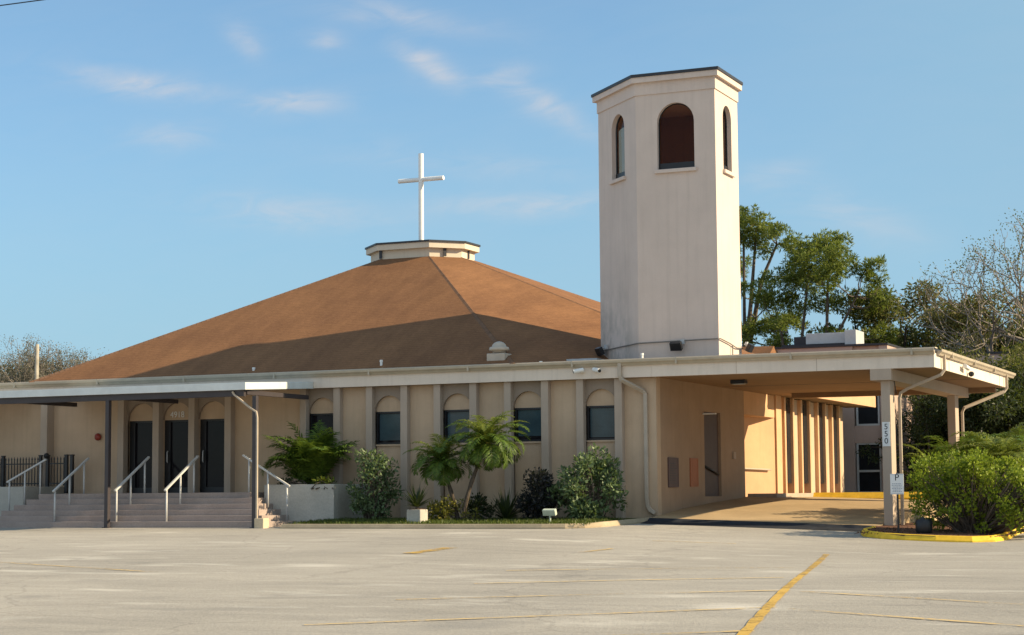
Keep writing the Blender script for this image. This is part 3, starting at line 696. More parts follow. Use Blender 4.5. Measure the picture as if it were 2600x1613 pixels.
for (p, q, a0, a1) in ((T5, T0, 0.92, 1.78), (T0, T1, 0.61, 1.66), (T1, T2, 0.68, 1.44), (T2, T3, 0.6, 1.4), (T4, T5, .6, 1.5)):
    r = (a1-a0)/2; zsill = 10.31; ztop = 12.11; mbb, p_, d, nrm, L = face(p, q, a0, a1, zsill, ztop-r)
    wl = mbb.build('wall', TOWER, tw)
    P3 = lambda a, z, o: (p_[0]+d[0]*a+nrm[0]*o, p_[1]+d[1]*a+nrm[1]*o, z)
    cmid = (a0+a1)/2
    # glass pane and frame
    gl = MB(); pts = [P3(a0, zsill, -.15)] + [P3(cmid+r*math.cos(math.pi*(1-i/14)), ztop-r+r*math.sin(math.pi*(1-i/14)), -.15) for i in range(15)] + [P3(a1, zsill, -.15)]
    gl.quad(*pts[::-1]); pane = gl.build('window', TINT, tw)
    fr = MB(); fr.tube(pts + [pts[0], pts[1]], 0.03, 6, caps=False)
    c0 = P3(cmid, zsill+.09, -.14); fr.obox(c0, (d[0]*r, d[1]*r, 0), (nrm[0]*.03, nrm[1]*.03, 0), (0, 0, .09))
    fr.build('window_frame', BLACKM, pane)
    c1 = P3(cmid, zsill-.06, .02); MB().obox(c1, (d[0]*(r+.07), d[1]*(r+.07), 0), (nrm[0]*.06, nrm[1]*.06, 0), (0, 0, .05)).build('window_sill', TOWER, pane, bevel=0.01)
mb = face(T3, T4, 0, 0, 0, 0, False)[0]; mb.build('wall', TOWER, tw)
def inset(poly, d):
    out = []; k = len(poly)
    for i in range(k):
        a, b_, c = np.array(poly[i-1]), np.array(poly[i]), np.array(poly[(i+1) % k])
        e1 = (b_-a)/np.linalg.norm(b_-a); e2 = (c-b_)/np.linalg.norm(c-b_); n1 = np.array([e1[1], -e1[0]]); n2 = np.array([e2[1], -e2[0]])
        bis = (n1+n2); bis /= np.linalg.norm(bis); out.append(tuple(b_ + bis*d/max(.3, bis@n1)))
    return out
MB().prism(inset(TP, -.235), 9.95, 10.12).build('belfry_floor', BELFRY, tw); MB().prism(inset(TP, -.235), 12.45, 12.6).build('belfry_ceiling', BELFRY, tw)
inn = MB(); pi_ = inset(TP, -th-.004)
for i in range(6):
    p, q = np.array(pi_[i]), np.array(pi_[(i+1) % 6]); L = np.linalg.norm(q-p); d = (q-p)/L
    if i == 4: inn.quad((*q, 10.1), (*p, 10.1), (*p, 12.46), (*q, 12.46))
inn.build('belfry_lining', BELFRY, tw)
MB().prism(inset(TP, 0.03), ZT-.33, ZT+.002).build('frieze', TOWER, tw)
MB().prism(inset(TP, 0.13), ZT, ZT+.15).build('cornice', TOWER, tw)
MB().prism(inset(TP, 0.16), ZT+.152, ZT+.23).build('roof_flashing', FLASH, tw)
# conduit and floodlights
zc = 5.62; pts = [(-19.25, 2.68, zc-.02), (-18.4, 1.83, zc), (-17.54, .95, zc+.01), (-16.4, .94, zc+.03), (-15.26, .94, zc+.05), (-15.21, 1.0, zc+.05), (-15.21, 1.8, zc-.02), (-15.21, 2.4, zc-.1), (-15.21, 2.95, zc-.08)]
MB().tube(pts, 0.016, 6).tube([(-15.21, 2.05, zc-.05), (-15.20, 2.0, 5.1)], 0.016, 6).build('conduit', CABLE, tw)
def flood(loc, rz, label):
    f = thing('floodlight', loc, label, 'floodlight', 'floodlights on the tower')
    x, y, z = loc; M = Matrix.Rotation(rz, 3, 'Z')
    v = lambda a, b_, c: tuple(Vector(loc) + M @ Vector((a, b_, c)))
    ax = lambda a: tuple(M @ Vector(a))
    MB().obox(v(0, -.16, .0), ax((.16, 0, 0)), ax((0, .05, .03)), ax((0, -.05, .10))).build('housing', BLACKM, f, bevel=0.012)
    MB().tube([v(0, 0, .1), v(0, -.1, .1), v(0, -.14, .04)], 0.02, 6).obox(v(.14, -.03, .12), ax((.05, 0, 0)), ax((0, .03, 0)), ax((0, 0, .06))).build('bracket', STEELG, f)
flood((-16.38, .94, 5.5), 0, 'black floodlight on the front face at the tower foot')
flood((-15.18, 3.0, 5.55), R(90), 'black floodlight on the sunlit right side of the tower foot')
flood((-19.05, 2.45, 5.57), R(-45), 'black floodlight at the left corner of the tower foot')

# ------------------------------------------------------------------ roof vents and pipes
def roofz(x, y): return 5.14 + (LZ-5.14)*(y+.28)/(LY+.28)
vx, vy = -21.25, 0.15; vz = roofz(vx, vy)
rv = thing('roof_vent', (vx, vy, vz), 'domed galvanised vent low on the front roof slope', 'vent')
MB().box(vx-.27, vx+.27, vy-.24, vy+.24, vz-.25, vz+.08).build('base', VENT, rv, bevel=0.02)
MB().lathe((vx, vy, vz+.1), [(.18, 0), (.18, .06), (.27, .065), (.28, .10), (.26, .16), (.20, .17), (.19, .22), (.13, .28), (.06, .31), (.01, .32)], 20).build('dome', VENT, rv, smooth=True)
for (x, y, h, lb) in ((-24.75, -.1, .14, 'short white pipe on the roof edge left of the domed vent'), (-19.95, .0, .12, 'short white pipe on the roof edge right of the domed vent'), (-17.2, .4, .26, 'white pipe on the flat roof in front of the tower'), (-28.9, -.1, .07, 'tiny white pipe on the roof above the entrance canopy')):
    z0 = roofz(x, y) if x < -20.6 else 5.05
    o = MB().tube([(x, y, z0-.1), (x, y, z0+h)], .035, 10).tube([(x, y, z0+h-.05), (x, y, z0+h+.01)], .045, 10).build('roof_pipe', WHITE); tag(o, lb, 'pipe', 'roof pipes')
o = MB().quad((-19.75, 1.9, 5.32), (-19.6, 1.75, 5.32), (-18.6, .55, 5.11), (-18.8, .5, 5.11)).quad((-19.8, 1.95, 5.36), (-19.75, 1.9, 5.32), (-18.8, .5, 5.11), (-18.9, .55, 5.15)).box(-19.7, -18.8, 1.2, 1.9, 5.1, 5.3).build('flashing_saddle', STEELG)
tag(o, 'grey metal flashing between the roof slope and the tower foot', 'flashing')

# ------------------------------------------------------------------ carport
cp = thing('carport', (-13.0, 5.0, 1.0), 'flat roofed drive through carport on two columns joined to the church', 'carport')
XE = -9.35; YB = 10.2
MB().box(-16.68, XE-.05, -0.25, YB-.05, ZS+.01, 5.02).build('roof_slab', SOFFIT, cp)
fascia(cp, -16.698, XE)
MB().box(XE-.05, XE, -.25, YB, ZS, 5.0).build('side_fascia', FASCIA, cp, bevel=0.006)
MB().box(-15.86, XE-.05, YB-.05, YB, ZS, 5.0).build('rear_fascia', FASCIA, cp)
gutter(cp, -16.698, XE+.02)
mb = MB(); prof = [(0, 4.955), (.06, 4.955), (.085, 5.0), (.13, 5.04), (.14, 5.10), (.115, 5.105), (.11, 5.06), (0.002, 5.06)]
y0, y1 = -.02, YB+.8; n = len(prof); mb.v = [(XE+.005+a, y0, z) for a, z in prof] + [(XE+.005+a, y1, z) for a, z in prof]
mb.f = [(i, (i+1) % n, n+(i+1) % n, n+i) for i in range(n)] + [tuple(range(n)), tuple(n+i for i in range(n))[::-1]]
for yy in (1.3, 4.4, 7.4): mb.box(XE+.004, XE+.149, yy, yy+.06, 4.95, 5.11)
mb.build('side_gutter', GUTTER, cp)
MB().box(-16.7, XE, -.3, YB, 5.025, 5.11).build('roof_membrane', FLASH, cp)
MB().box(-16.7, XE+.03, -.302, -.02, 5.112, 5.135).build('roof_edge', CREAM, cp)
# panel seams on the fascia and soffit
for yy in (.95, 1.5, 3.9, 8.9): MB().box(XE, XE+.006, yy, yy+.02, ZS+.004, 4.96).build('panel_seam', BRONZE, cp)
for xx in (-14.4, -12.3): MB().box(xx, xx+.012, -.303, -.30, ZS+.004, 4.96).build('panel_seam', TRIM, cp)
MB().box(-16.6, XE-.2, 5.4, 5.44, ZS+.004, ZS+.012).build('soffit_seam', BRONZE, cp)
# beam carried by the columns, with its end showing below the fascia
MB().box(-10.95, -10.42, -.295, YB-.3, 4.36, ZS+.008).build('beam', TRIM, cp, bevel=0.01)
MB().box(-15.8, XE-.3, YB-.32, YB-.08, 4.5, ZS+.008).build('rear_beam', SOFFIT, cp)
for yy, nm in ((-.12, 1), (8.2, 2)):
    MB().box(-10.73, -10.50, yy, yy+.50, .45, 4.362).build('column', TRIM, cp, bevel=0.012)
c1 = [(XE+.075, .55, 5.0), (XE+.075, .55, 4.62), (XE+.0, .5, 4.5), (-10.2, .55, 4.18), (-10.38, .56, 4.08), (-10.42, .56, 3.95), (-10.42, .56, .7)]
strap_path(c1, .075, .075, 'downspout', cp)
c2 = [(XE+.075, 9.7, 5.0), (XE+.075, 9.7, 4.6), (XE+.0, 9.65, 4.5), (-10.15, 9.0, 4.12), (-10.36, 8.84, 4.02), (-10.42, 8.82, 3.9), (-10.42, 8.82, .7)]
strap_path(c2, .075, .075, 'downspout', cp)
MB().tube([(-10.46, .2, 4.6), (-10.47, .25, 4.35), (-10.44, .3, 4.05)], .012, 6).build('cable', BLACKM, cp)
pl = MB().box(-10.715, -10.525, -.135, -.122, 2.73, 3.33).build('number_plate', SIGNW); 
pl = tag(pl, 'white vertical plate reading 550 on the front carport column', 'sign')
for ch, z in (('5', 3.11), ('5', 2.935), ('0', 2.76)):
    o = text(ch, 0.20, (-10.62, -.1365, z), (R(90), 0, 0), INK, 'digit', pl, 0.002)
o = thing('ceiling_light', (-15.0, 2.0, ZS), 'black box light under the carport soffit near the wall', 'light')
MB().box(-15.35, -14.95, 2.2, 2.5, ZS-.10, ZS+.0).build('housing', BLACKM, o, bevel=.01)
MB().box(-15.3, -15.0, 2.24, 2.46, ZS-.115, ZS-.102).build('lens', STEELG, o)

# ------------------------------------------------------------------ things on the carport wall
def wall_plate(y0, y1, z0, z1, mt, label, name='plaque'):
    t = thing(name, (-16.68, (y0+y1)/2, z0), label, 'plaque', 'plaques on the carport wall')
    f = MB(); e = .035
    MB().box(-16.68, -16.655, y0+e, y1-e, z0+e, z1-e).build('face', mt, t)
    for a in ((y0, y0+e, z0, z1), (y1-e, y1, z0, z1), (y0+e, y1-e, z0, z0+e), (y0+e, y1-e, z1-e, z1)): f.box(-16.68, -16.645, *a)
    f.build('rim', mt, t)
    r = MB()
    for i in range(9): r.box(-16.656, -16.652, y0+.1, y1-.1-.07*(i % 3), z0+.1+i*.065, z0+.125+i*.065)
    r.build('raised_lines', BRONZE if mt is PLQ_D else PLQ_R, t)
wall_plate(.82, 1.62, 1.77, 2.56, PLQ_D, 'dark bronze wall plaque nearest the carport corner')
wall_plate(2.62, 3.28, 1.79, 2.57, PLQ_R, 'terracotta coloured wall plaque beside the recessed doorway')
o = MB().box(-16.68, -16.62, 6.5, 6.72, 2.6, 2.8).build('switch_box', TRIM, bevel=.01); tag(o, 'small wall box right of the recessed doorway under the carport', 'electrical box')
o = MB().box(-16.68, -16.30, 3.82, 3.93, 3.80, 3.84).build('door_lamp', WHITE, bevel=.01); tag(o, 'thin white lamp bar at the top corner of the recessed doorway', 'lamp')
hr = thing('wall_handrail', (-17.3, 9.3, 2.2), 'tan handrail along the sunlit slanted wall behind the carport', 'handrail')
off = nv*0.08; a_ = p0+dv*.25+off; b_ = p1-dv*.35+off
MB().tube([(*a_, 2.40), (*b_, 2.32)], .028, 8).build('rail', SPOUT, hr, smooth=True)
mb = MB()
for tt in (.15, .5, .85):
    q = a_+(b_-a_)*tt; mb.tube([(q[0], q[1], 2.36), (q[0]-off[0], q[1]-off[1], 2.33)], .014, 6)
mb.build('bracket', SPOUT, hr)

# ------------------------------------------------------------------ security cameras
def seccam(loc, rz, label, base=(0, .1, 0)):
    t = thing('security_camera', loc, label, 'security camera', 'white security cameras under the eaves'); M = Matrix.Rotation(rz, 3, 'Z'); v = lambda *a: tuple(Vector(loc) + M @ Vector(a))
    MB().tube([v(0, .06, .02), v(0, -.20, -.03)], .058, 12).build('body', WHITE, t, smooth=False)
    MB().tube([v(0, -.2005, -.03), v(0, -.215, -.033)], .046, 12).build('lens', BLACKM, t)
    q = Vector(loc) + Vector(base); MB().tube([v(0, .03, .0), (q[0], q[1], q[2]-.02)], .02, 8).obox(tuple(q), (.05, 0, 0), (0, .02, 0), (0, 0, .05)).build('mount', WHITE, t)
seccam((-18.62, -.42, 4.86), R(-65), 'white bullet camera on the fascia aimed left, left of the pair')
seccam((-18.22, -.42, 4.86), R(55), 'white bullet camera on the fascia aimed right, beside the downspout')
t = thing('security_camera', (XE+.1, 3.2, 4.78), 'white security camera on the sunlit end fascia of the carport', 'security camera', 'white security cameras under the eaves')
MB().tube([(XE+.12, 3.0, 4.86), (XE+.12, 3.5, 4.82)], .06, 12).build('body', WHITE, t); MB().tube([(XE+.0, 3.3, 4.86), (XE+.12, 3.3, 4.84)], .03, 8).build('mount', WHITE, t)
MB().lathe((XE+.1, 4.0, 4.63), [(.02, 0), (.07, .03), (.08, .1), (.04, .14)], 12).build('lens', BLACKM, t)

# ------------------------------------------------------------------ entrance canopy
cn = thing('entrance_canopy', (-31.0, -2.0, .8), 'flat white metal canopy on dark posts over the entrance steps', 'canopy')
CX0, CX1, CY = -35.1, -26.8, -3.9
def slope(x, y): return 4.63 - 0.055*(-.3-y)
mb = MB(); mb.prism([(CX0, CY), (CX1, CY), (CX1, -.305), (CX0, -.305)], lambda x, y: slope(x, y)-.0, lambda x, y: slope(x, y)+.195); mb.build('roof_panel', CANOPY, cn, bevel=.008)
mb = MB(); mb.box(CX0+.1, CX1-.12, CY+.12, CY+.24, 4.27, 4.45); mb.build('front_beam', BRONZE, cn)
for x in (-34.9, -31.31, -26.95): MB().box(x-.06, x+.06, CY+.24, -.42, 4.32, 4.44).build('side_beam', BRONZE, cn)
posts = [-34.9, -31.28, -26.98+.18]
for x in (-31.31, -26.60):
    po = MB().box(x-.06, x+.06, CY+.12, CY+.25, .7, 4.27).build('post', BRONZE, cn, bevel=.008)
    MB().box(x-.1, x+.1, CY+.08, CY+.29, zg(x, CY), zg(x, CY)+.02).build('base_plate', BRONZE, po)
strap_path([(-27.25, CY+.08, 4.40), (-27.2, CY+.09, 4.32), (-26.75, CY+.1, 3.98), (-26.53, CY+.12, 3.84), (-26.51, CY+.13, 3.7), (-26.51, CY+.13, .85)], .05, .05, 'downspout', cn)
o = thing('canopy_light', (-31.6, -1.2, 4.4), 'white twin lamp under the entrance canopy near the middle door', 'light')
MB().box(-31.85, -31.45, -1.3, -1.1, 4.42, 4.56).build('housing', WHITE, o, bevel=.02)
MB().lathe((-31.75, -1.34, 4.42), [(.03, .0), (.07, .02), (.07, .09), (.02, .1)], 10).lathe((-31.55, -1.34, 4.42), [(.03, .0), (.07, .02), (.07, .09), (.02, .1)], 10).build('lamp_head', WHITE, o)
cn2 = thing('walkway_canopy', (-40.0, -2.0, .8), 'second flat white canopy continuing left of the entrance canopy', 'canopy')
MB().box(-44, -36.65, -2.6, -.45, 4.56, 4.70).build('roof_panel', CANOPY, cn2, bevel=.01)
MB().box(-43.9, -36.8, -2.5, -2.38, 4.42, 4.56).build('front_beam', BRONZE, cn2)
for x in (-43.5, -38.9): MB().box(x-.05, x+.05, -2.5, -2.39, .7, 4.42).build('post', BRONZE, cn2)
o = MB().box(-26.47, -26.19, CY-.06, CY+.24, zg(-26.5, CY)-.05, zg(-26.5, CY)+.26).build('concrete_block', BLOCK, bevel=.015); tag(o, 'small cream concrete block at the foot of the right canopy post', 'block')

# ------------------------------------------------------------------ entrance steps
st = thing('entrance_steps', (-31, -2, .78), 'broad mauve concrete steps wrapping three sides of the entrance landing', 'steps')
PX0, PX1, PY = -34.7, -27.6, -2.35
nst = 6; ztop_, zbot = 1.73, .80; rise = (ztop_-zbot)/nst
for i in range(nst):
    e = .245*i; ztp = ztop_-rise*i
    x0, x1, y0 = PX0-e, PX1+e, PY-e
    o = MB().box(x0, x1, y0, -.001 if i == 0 else -.4, zbot-.35, ztp).build('landing' if i == 0 else 'step', STEPS, st, bevel=.012)

def handrail(bot, top, zb_, zt_, label, n=3, ext=.28, lowpost=True):
    bot, top = np.array(bot, float), np.array(top, float)
    t = thing('handrail', (bot[0], bot[1], zb_), label, 'handrail', 'white handrails on the entrance steps')
    h = .90; d = (top-bot)
    P3 = lambda s, z: (bot[0]+d[0]*s, bot[1]+d[1]*s, z)
    zz = lambda s: zb_ + (zt_-zb_)*s
    L = np.linalg.norm(d); e = ext/L
    r = MB(); a, b2 = P3(-e*.3, zz(-e*.3)+h), P3(1+e*.7, zz(1+e*.7)+h)
    ax = np.array(b2)-np.array(a); Lr = np.linalg.norm(ax); ax /= Lr; sd_ = np.cross(ax, [0, 0, 1]); sd_ /= np.linalg.norm(sd_); up_ = np.cross(sd_, ax)
    c = (np.array(a)+np.array(b2))/2; r.obox(c, ax*Lr/2, sd_*.035, up_*.025); r.build('rail', RAILW, t, bevel=.008)
    for i in range(n):
        s = i/(n-1); z = zz(s); MB().tube([P3(s, z-.06), P3(s, z+h-.02)], .027, 8).build('leg', RAILW, t, smooth=True)
zT, zB = 1.73, .96
for x, lb in ((-33.3, 'white handrail left of the left canopy post on the front steps'), (-31.22, 'white handrail standing close behind the left canopy post'), (-29.58, 'white handrail in front of the right hand entrance door')):
    handrail((x, -3.42), (x, -2.1), zB-.02, zT, lb)
handrail((-26.48, -2.28), (-27.68, -2.28), 1.03, zT, 'white handrail on the right side steps beside the planter')
handrail((-35.8, -2.28), (-34.7, -2.28), 1.22, zT, 'white handrail on the left side steps by the iron fence')

# ------------------------------------------------------------------ planters
def planter(x0, x1, y0, y1, zt, label, kindname='planter_wall'):
    t = thing(kindname, ((x0+x1)/2, y0, .8), label, 'planter'); th_ = .18
    MB().box(x0, x1, y0, y0+th_, .6, zt).box(x0, x0+th_, y0+th_, y1, .6, zt).box(x1-th_, x1, y0+th_, y1, .6, zt).build('wall', PLANTER, t, bevel=.012)
    MB().box(x0+th_, x1-th_, y0+th_, y1, .7, zt-.08).build('soil', MULCH, t)
planter(-27.4, -25.22, -1.95, 0, 1.93, 'grey concrete planter box right of the entrance steps')
planter(-39.5, -35.6, -1.9, -.01, 1.95, 'grey concrete planter wall left of the entrance steps below the iron fence')

# iron fence and gate on the left
fn = thing('iron_fence', (-37, -.5, 1.9), 'black iron picket fence on the left planter wall', 'fence')
FY = -.55
def pickets(x0, x1, parent, nm='picket_panel'):
    mb = MB(); n = int((x1-x0)/.105)
    for i in range(n):
        x = x0+(i+.5)*(x1-x0)/n; mb.box(x-.011, x+.011, FY-.011, FY+.011, 1.98, 2.78)
        mb.quad((x-.018, FY-.018, 2.76), (x+.018, FY-.018, 2.76), (x, FY, 2.86)); mb.quad((x+.018, FY-.018, 2.76), (x+.018, FY+.018, 2.76), (x, FY, 2.86))
    for z in (2.03, 2.62): mb.box(x0, x1, FY-.016, FY+.016, z, z+.035)
    mb.build(nm, BLACKM, parent)
pickets(-39.2, -37.48, fn); pickets(-37.4, -36.1, fn)
for x in (-39.25, -37.44, -36.05): MB().box(x-.04, x+.04, FY-.04, FY+.04, 1.9, 2.86).box(x-.05, x+.05, FY-.05, FY+.05, 2.861, 2.9).build('post', BLACKM, fn)
gt = thing('iron_gate', (-35.4, -.5, 1.8), 'black iron picket gate right of the fence by the pilaster', 'gate')
pickets(-35.72, -35.14, gt)
for x in (-35.79, -35.10, -34.9): MB().box(x-.045, x+.045, FY-.045, FY+.045, 1.75, 2.86).box(x-.055, x+.055, FY-.055, FY+.055, 2.861, 2.9).build('post', BLACKM, gt)
MB().lathe((-35.8, FY-.05, 2.78), [(.01, 0), (.07, .03), (.09, .09), (.06, .16), (.01, .18)], 12).build('finial', BLACKM, gt)
# fire bell
fb = thing('fire_bell', (-34.35, 0, 3.4), 'small red alarm bell on the wall left of the doors', 'bell')
MB().tube([(-34.35, -.001, 3.42), (-34.35, -.05, 3.42)], .09, 16).build('back_box', RED, fb)
MB().tube([(-34.35, -.05, 3.42), (-34.35, -.07, 3.42), (-34.35, -.10, 3.42), (-34.35, -.12, 3.42)], [.11, .11, .085, .03], 16).build('gong', RED, fb, smooth=True)

# ------------------------------------------------------------------ small things in the beds
pt = thing('block_planter', (-22.05, -3.0, .8), 'square concrete planter block holding a spiky plant at the kerb', 'planter')
MB().box(-22.33, -21.93, -3.3, -2.86, .78, 1.25).build('pot', PLANTER, pt, bevel=.02)
MB().box(-22.28, -21.98, -3.25, -2.91, 1.252, 1.265).build('soil', MULCH, pt)
gf = thing('ground_floodlight', (-18.3, -3.4, .85), 'pale green ground floodlight on a stake in front of the bushes', 'floodlight')
MB().obox((-18.3, -3.4, 1.17), (.17, 0, 0), (0, .06, .02), (0, -.03, .075)).build('housing', MINT, gf, bevel=.015)
MB().tube([(-18.3, -3.37, .8), (-18.3, -3.38, 1.12)], .025, 8).build('stake', MINT, gf)
# parking sign
ps = thing('parking_sign', (-9.78, -3.1, .6), 'white parking sign with a large letter P on a thin dark post', 'sign')
SX, SY = -9.70, -3.2
zb_ = zg(SX, SY)+.1
MB().box(SX-.02, SX+.02, SY+.01, SY+.045, zb_-.2, 2.05).build('post', BLACKM, ps)
pn = MB().box(SX-.155, SX+.155, SY-.005, SY+.008, 1.55, 2.02).build('panel', SIGNW, ps, bevel=.004)
MB().box(SX-.14, SX+.14, SY-.007, SY-.0055, 1.997, 2.004).box(SX-.14, SX+.14, SY-.007, SY-.0055, 1.566, 1.573).build('border', INKG, pn)
text('P', .21, (SX, SY-.0065, 1.825), (R(90), 0, 0), INK, 'letter', pn, 0.001)
ln = MB()
for i, (z, wd) in enumerate(((1.785, .22), (1.75, .24), (1.71, .2), (1.675, .23), (1.64, .18), (1.605, .21))):
    x = -wd/2
    while x < wd/2-.01:
        L = random.uniform(.02, .05); ln.box(SX+x, SX+min(x+L, wd/2), SY-.0075, SY-.0055, z, z+.016); x += L+.012
ln.build('small_print', INKG, pn)
bk = thing('ground_light', (-9.15, -2.4, .6), 'dark round can light sitting in the mulch under the hedge', 'floodlight')
zz_ = zg(-9.15, -3.0)+.1; MB().lathe((-9.15, -3.0, zz_), [(.16, 0), (.19, .08), (.2, .28), (.17, .34), (.02, .36)], 16).build('can', BLACKM, bk, smooth=True)
MB().tube([(-9.15, -3.0, zz_+.3), (-9.15, -3.16, zz_+.34)], .06, 10).build('snout', BLACKM, bk)

# ------------------------------------------------------------------ building behind
bb = thing('rear_building', (-16, 27, 1.5), 'pinkish two storey building standing behind the carport', 'building')
BY = 24.0
wn = [(-17.28, -16.38, 4.1, 5.6), (-17.3, -16.36, 1.55, 3.45)]
mb = MB(); mb.box(-24, -17.34, BY, BY+9, 1.0, 7.12); mb.box(-16.32, -16.0, BY, BY+9, 1.0, 7.12)
mb.box(-17.34, -16.32, BY+.12, BY+9, 5.6, 7.12).box(-17.34, -16.32, BY+.12, BY+9, 3.45, 4.1).box(-17.34, -16.32, BY+.12, BY+9, 1.0, 1.55).box(-17.34, -16.32, BY+.5, BY+9, 1.55, 5.6)
mb.box(-16.0, -2, BY+5.2, BY+12, 1.0, 7.0); mb.build('wall', PINK, bb)
mb = MB(); mb.box(-24, -15.97, BY-.05, BY+9, 7.121, 7.20).box(-15.97, -2, BY+5.15, BY+12, 7.001, 7.08); mb.build('parapet_cap', FLASH, bb)
for (x0, x1, z0, z1) in wn:
    wo = MB().box(x0+.06, x1-.06, BY+.2, BY+.22, z0+.06, z1-.06).build('window', FARG, bb); fr = MB()
    for a in ((x0, x0+.07, z0, z1), (x1-.07, x1, z0, z1), (x0+.07, x1-.07, z0, z0+.07), (x0+.07, x1-.07, z1-.07, z1)): fr.box(a[0], a[1], BY+.14, BY+.26, a[2], a[3])
    if z0 < 2: fr.box(x0+.07, x1-.07, BY+.15, BY+.25, 2.35, 2.43)
    fr.build('window_frame', STEELG, wo)
for x in np.arange(-14.5, -3, 2.6):
    wo = MB().box(x, x+.9, BY+5.17, BY+5.19, 4.3, 5.6).build('window', FARG, bb)
    MB().box(x-.06, x+.96, BY+5.14, BY+5.18, 4.2, 4.3).build('window_sill', CREAM, wo)
ac = thing('rooftop_unit', (-18.4, 25, 7.24), 'boxy metal air conditioning unit on the roof of the rear building', 'air conditioner')
MB().box(-19.3, -17.7, BY+.6, BY+2.0, 7.25, 7.72).build('cabinet', STEELG, ac, bevel=.02)
MB().box(-17.7, -17.25, BY+.3, BY+1.6, 7.21, 7.78).build('intake_hood', STEELG, ac, bevel=.02)
MB().box(-19.8, -19.32, BY+.7, BY+1.9, 7.25, 7.62).build('duct', FLASH, ac, bevel=.01)
MB().box(-20.2, -17.75, BY+.4, BY+.55, 7.205, 7.30).build('curb_frame', FLASH, ac)
lw = MB(); lw.quad((-24, 21.4, 5.2), (-20.4, 21.4, 5.7), (-20.4, 23.98, 7.25), (-24, 23.98, 7.3)); lw.quad((-20.4, 21.4, 5.7), (-19.6, 23.98, 6.0), (-20.4, 23.98, 7.25)); lw.quad((-24, 23.98, 5.2), (-19.6, 23.98, 5.2), (-19.6, 21.4, 5.2), (-24, 21.4, 5.2))
lw.build('lean_to_roof', SHINGLE, bb)

# ------------------------------------------------------------------ plants
def branches(mb, p, q, r0, r1, sag=0.1, k=5, n=6, wob=.06):
    p, q = np.array(p, float), np.array(q, float); L = np.linalg.norm(q-p); off = rng.normal(size=3)*L*wob
    pts = []
    for i in range(k+1):
        t = i/k; pts.append(p+(q-p)*t + off*math.sin(math.pi*t) + np.array([0, 0, -sag*L*math.sin(math.pi*t)]) + (rng.normal(size=3)*L*.015 if 0 < i < k else 0))
    mb.tube(pts, r0, n, r1, caps=False); return pts

def blob(c, r, n, flat=1.0):
    d = unit(rng.normal(size=(n, 3))); rad = rng.random(n)**(1/2.4); p = np.array(c) + d*rad[:, None]*np.array(r)*np.array([1, 1, flat]); return p, d

def shrub(name, base, clumps, nleaf, L, Wd, lm, label, stems=7, cat='shrub', up=0.4, stem_m=BARK, group=None):
    t = thing(name, base, label, cat, group); sm = MB(); allp = []; alld = []
    for (cx_, cy_, cz_, r) in clumps:
        k = int(nleaf*r**2); 
        p, d = blob((cx_, cy_, cz_), (r, r, r*.9), k)
        allp.append(p); alld.append(d*.8+rng.normal(size=(k, 3))*.6+np.array([0, 0, up]))
        for j in range(2):
            branches(sm, (base[0]+rng.normal()*.12, base[1]+rng.normal()*.1, base[2]-.05), (cx_+rng.normal()*r*.3, cy_+rng.normal()*r*.3, cz_+r*.2), .018, .006, -.05, 4, 5)
    P = np.concatenate(allp); Dd = np.concatenate(alld); k = P[:, 2] > base[2]+.02; P, Dd = P[k], Dd[k]
    fast_mesh('foliage', leaves(P, Dd, rng.uniform(.7, 1.25, len(P))*L, rng.uniform(.7, 1.2, len(P))*Wd), 4, lm, t)
    sm.build('stems', stem_m, t); return t

def clumpset(x, y, z, w, d, h, n, r, top=1.0):
    out = []
    for i in range(n):
        a = rng.random()*2*math.pi; q = math.sqrt(rng.random()); zz = rng.random(); f = (0.55+0.45*math.sin(math.pi*min(1, zz*.75+.12)))*top
        out.append((x+math.cos(a)*q*w*f, y+math.sin(a)*q*d*f, z+zz*h, r*rng.uniform(.7, 1.25)))
    return out

# bushes against the wall
shrub('variegated_shrub', (-24.2, -1.6, .85), clumpset(-24.2, -1.6, 1.05, .62, .5, 1.6, 38, .24), 1350, .12, .06, L_VARI, 'tall loose variegated shrub beside the planter box')
shrub('variegated_bush', (-17.9, -1.6, .85), clumpset(-17.95, -1.6, 1.05, .85, .7, 1.5, 46, .27), 1250, .13, .065, L_VARI, 'large variegated bush in front of the last window by the downspout')
shrub('purple_black_bush', (-19.25, -1.8, .85), clumpset(-19.25, -1.8, 1.05, .5, .5, 1.05, 26, .30), 1700, .11, .055, L_PURP, 'rounded blackish purple bush left of the large variegated bush')
shrub('low_shrub', (-20.95, -1.8, .85), clumpset(-21.0, -1.8, 1.0, .5, .4, .42, 16, .22), 1800, .10, .045, L_SHRUB, 'low dark shrub behind the leaning palm trunk')
shrub('croton_shrub', (-21.6, -2.1, .85), clumpset(-21.75, -2.2, 1.0, .38, .3, .42, 12, .2), 1700, .11, .05, L_CROT, 'golden green croton at the foot of the smaller palm')
shrub('croton_shrub', (-20.5, -2.1, .85), clumpset(-20.9, -2.4, .95, .2, .2, .2, 5, .13), 1700, .09, .04, L_CROT, 'small golden croton at the foot of the leaning palm')
shrub('low_fern', (-25.6, -1.9, 1.85), clumpset(-25.6, -1.7, 1.9, .3, .15, .14, 9, .13), 1800, .12, .05, L_PALMY, 'low bright green fern along the planter box rim')
shrub('low_shrub', (-26.2, -1.6, 1.85), clumpset(-26.9, -1.6, 1.9, .25, .2, .14, 8, .12), 1700, .10, .045, L_SHRUB, 'low dark shrub at the left end of the planter box')

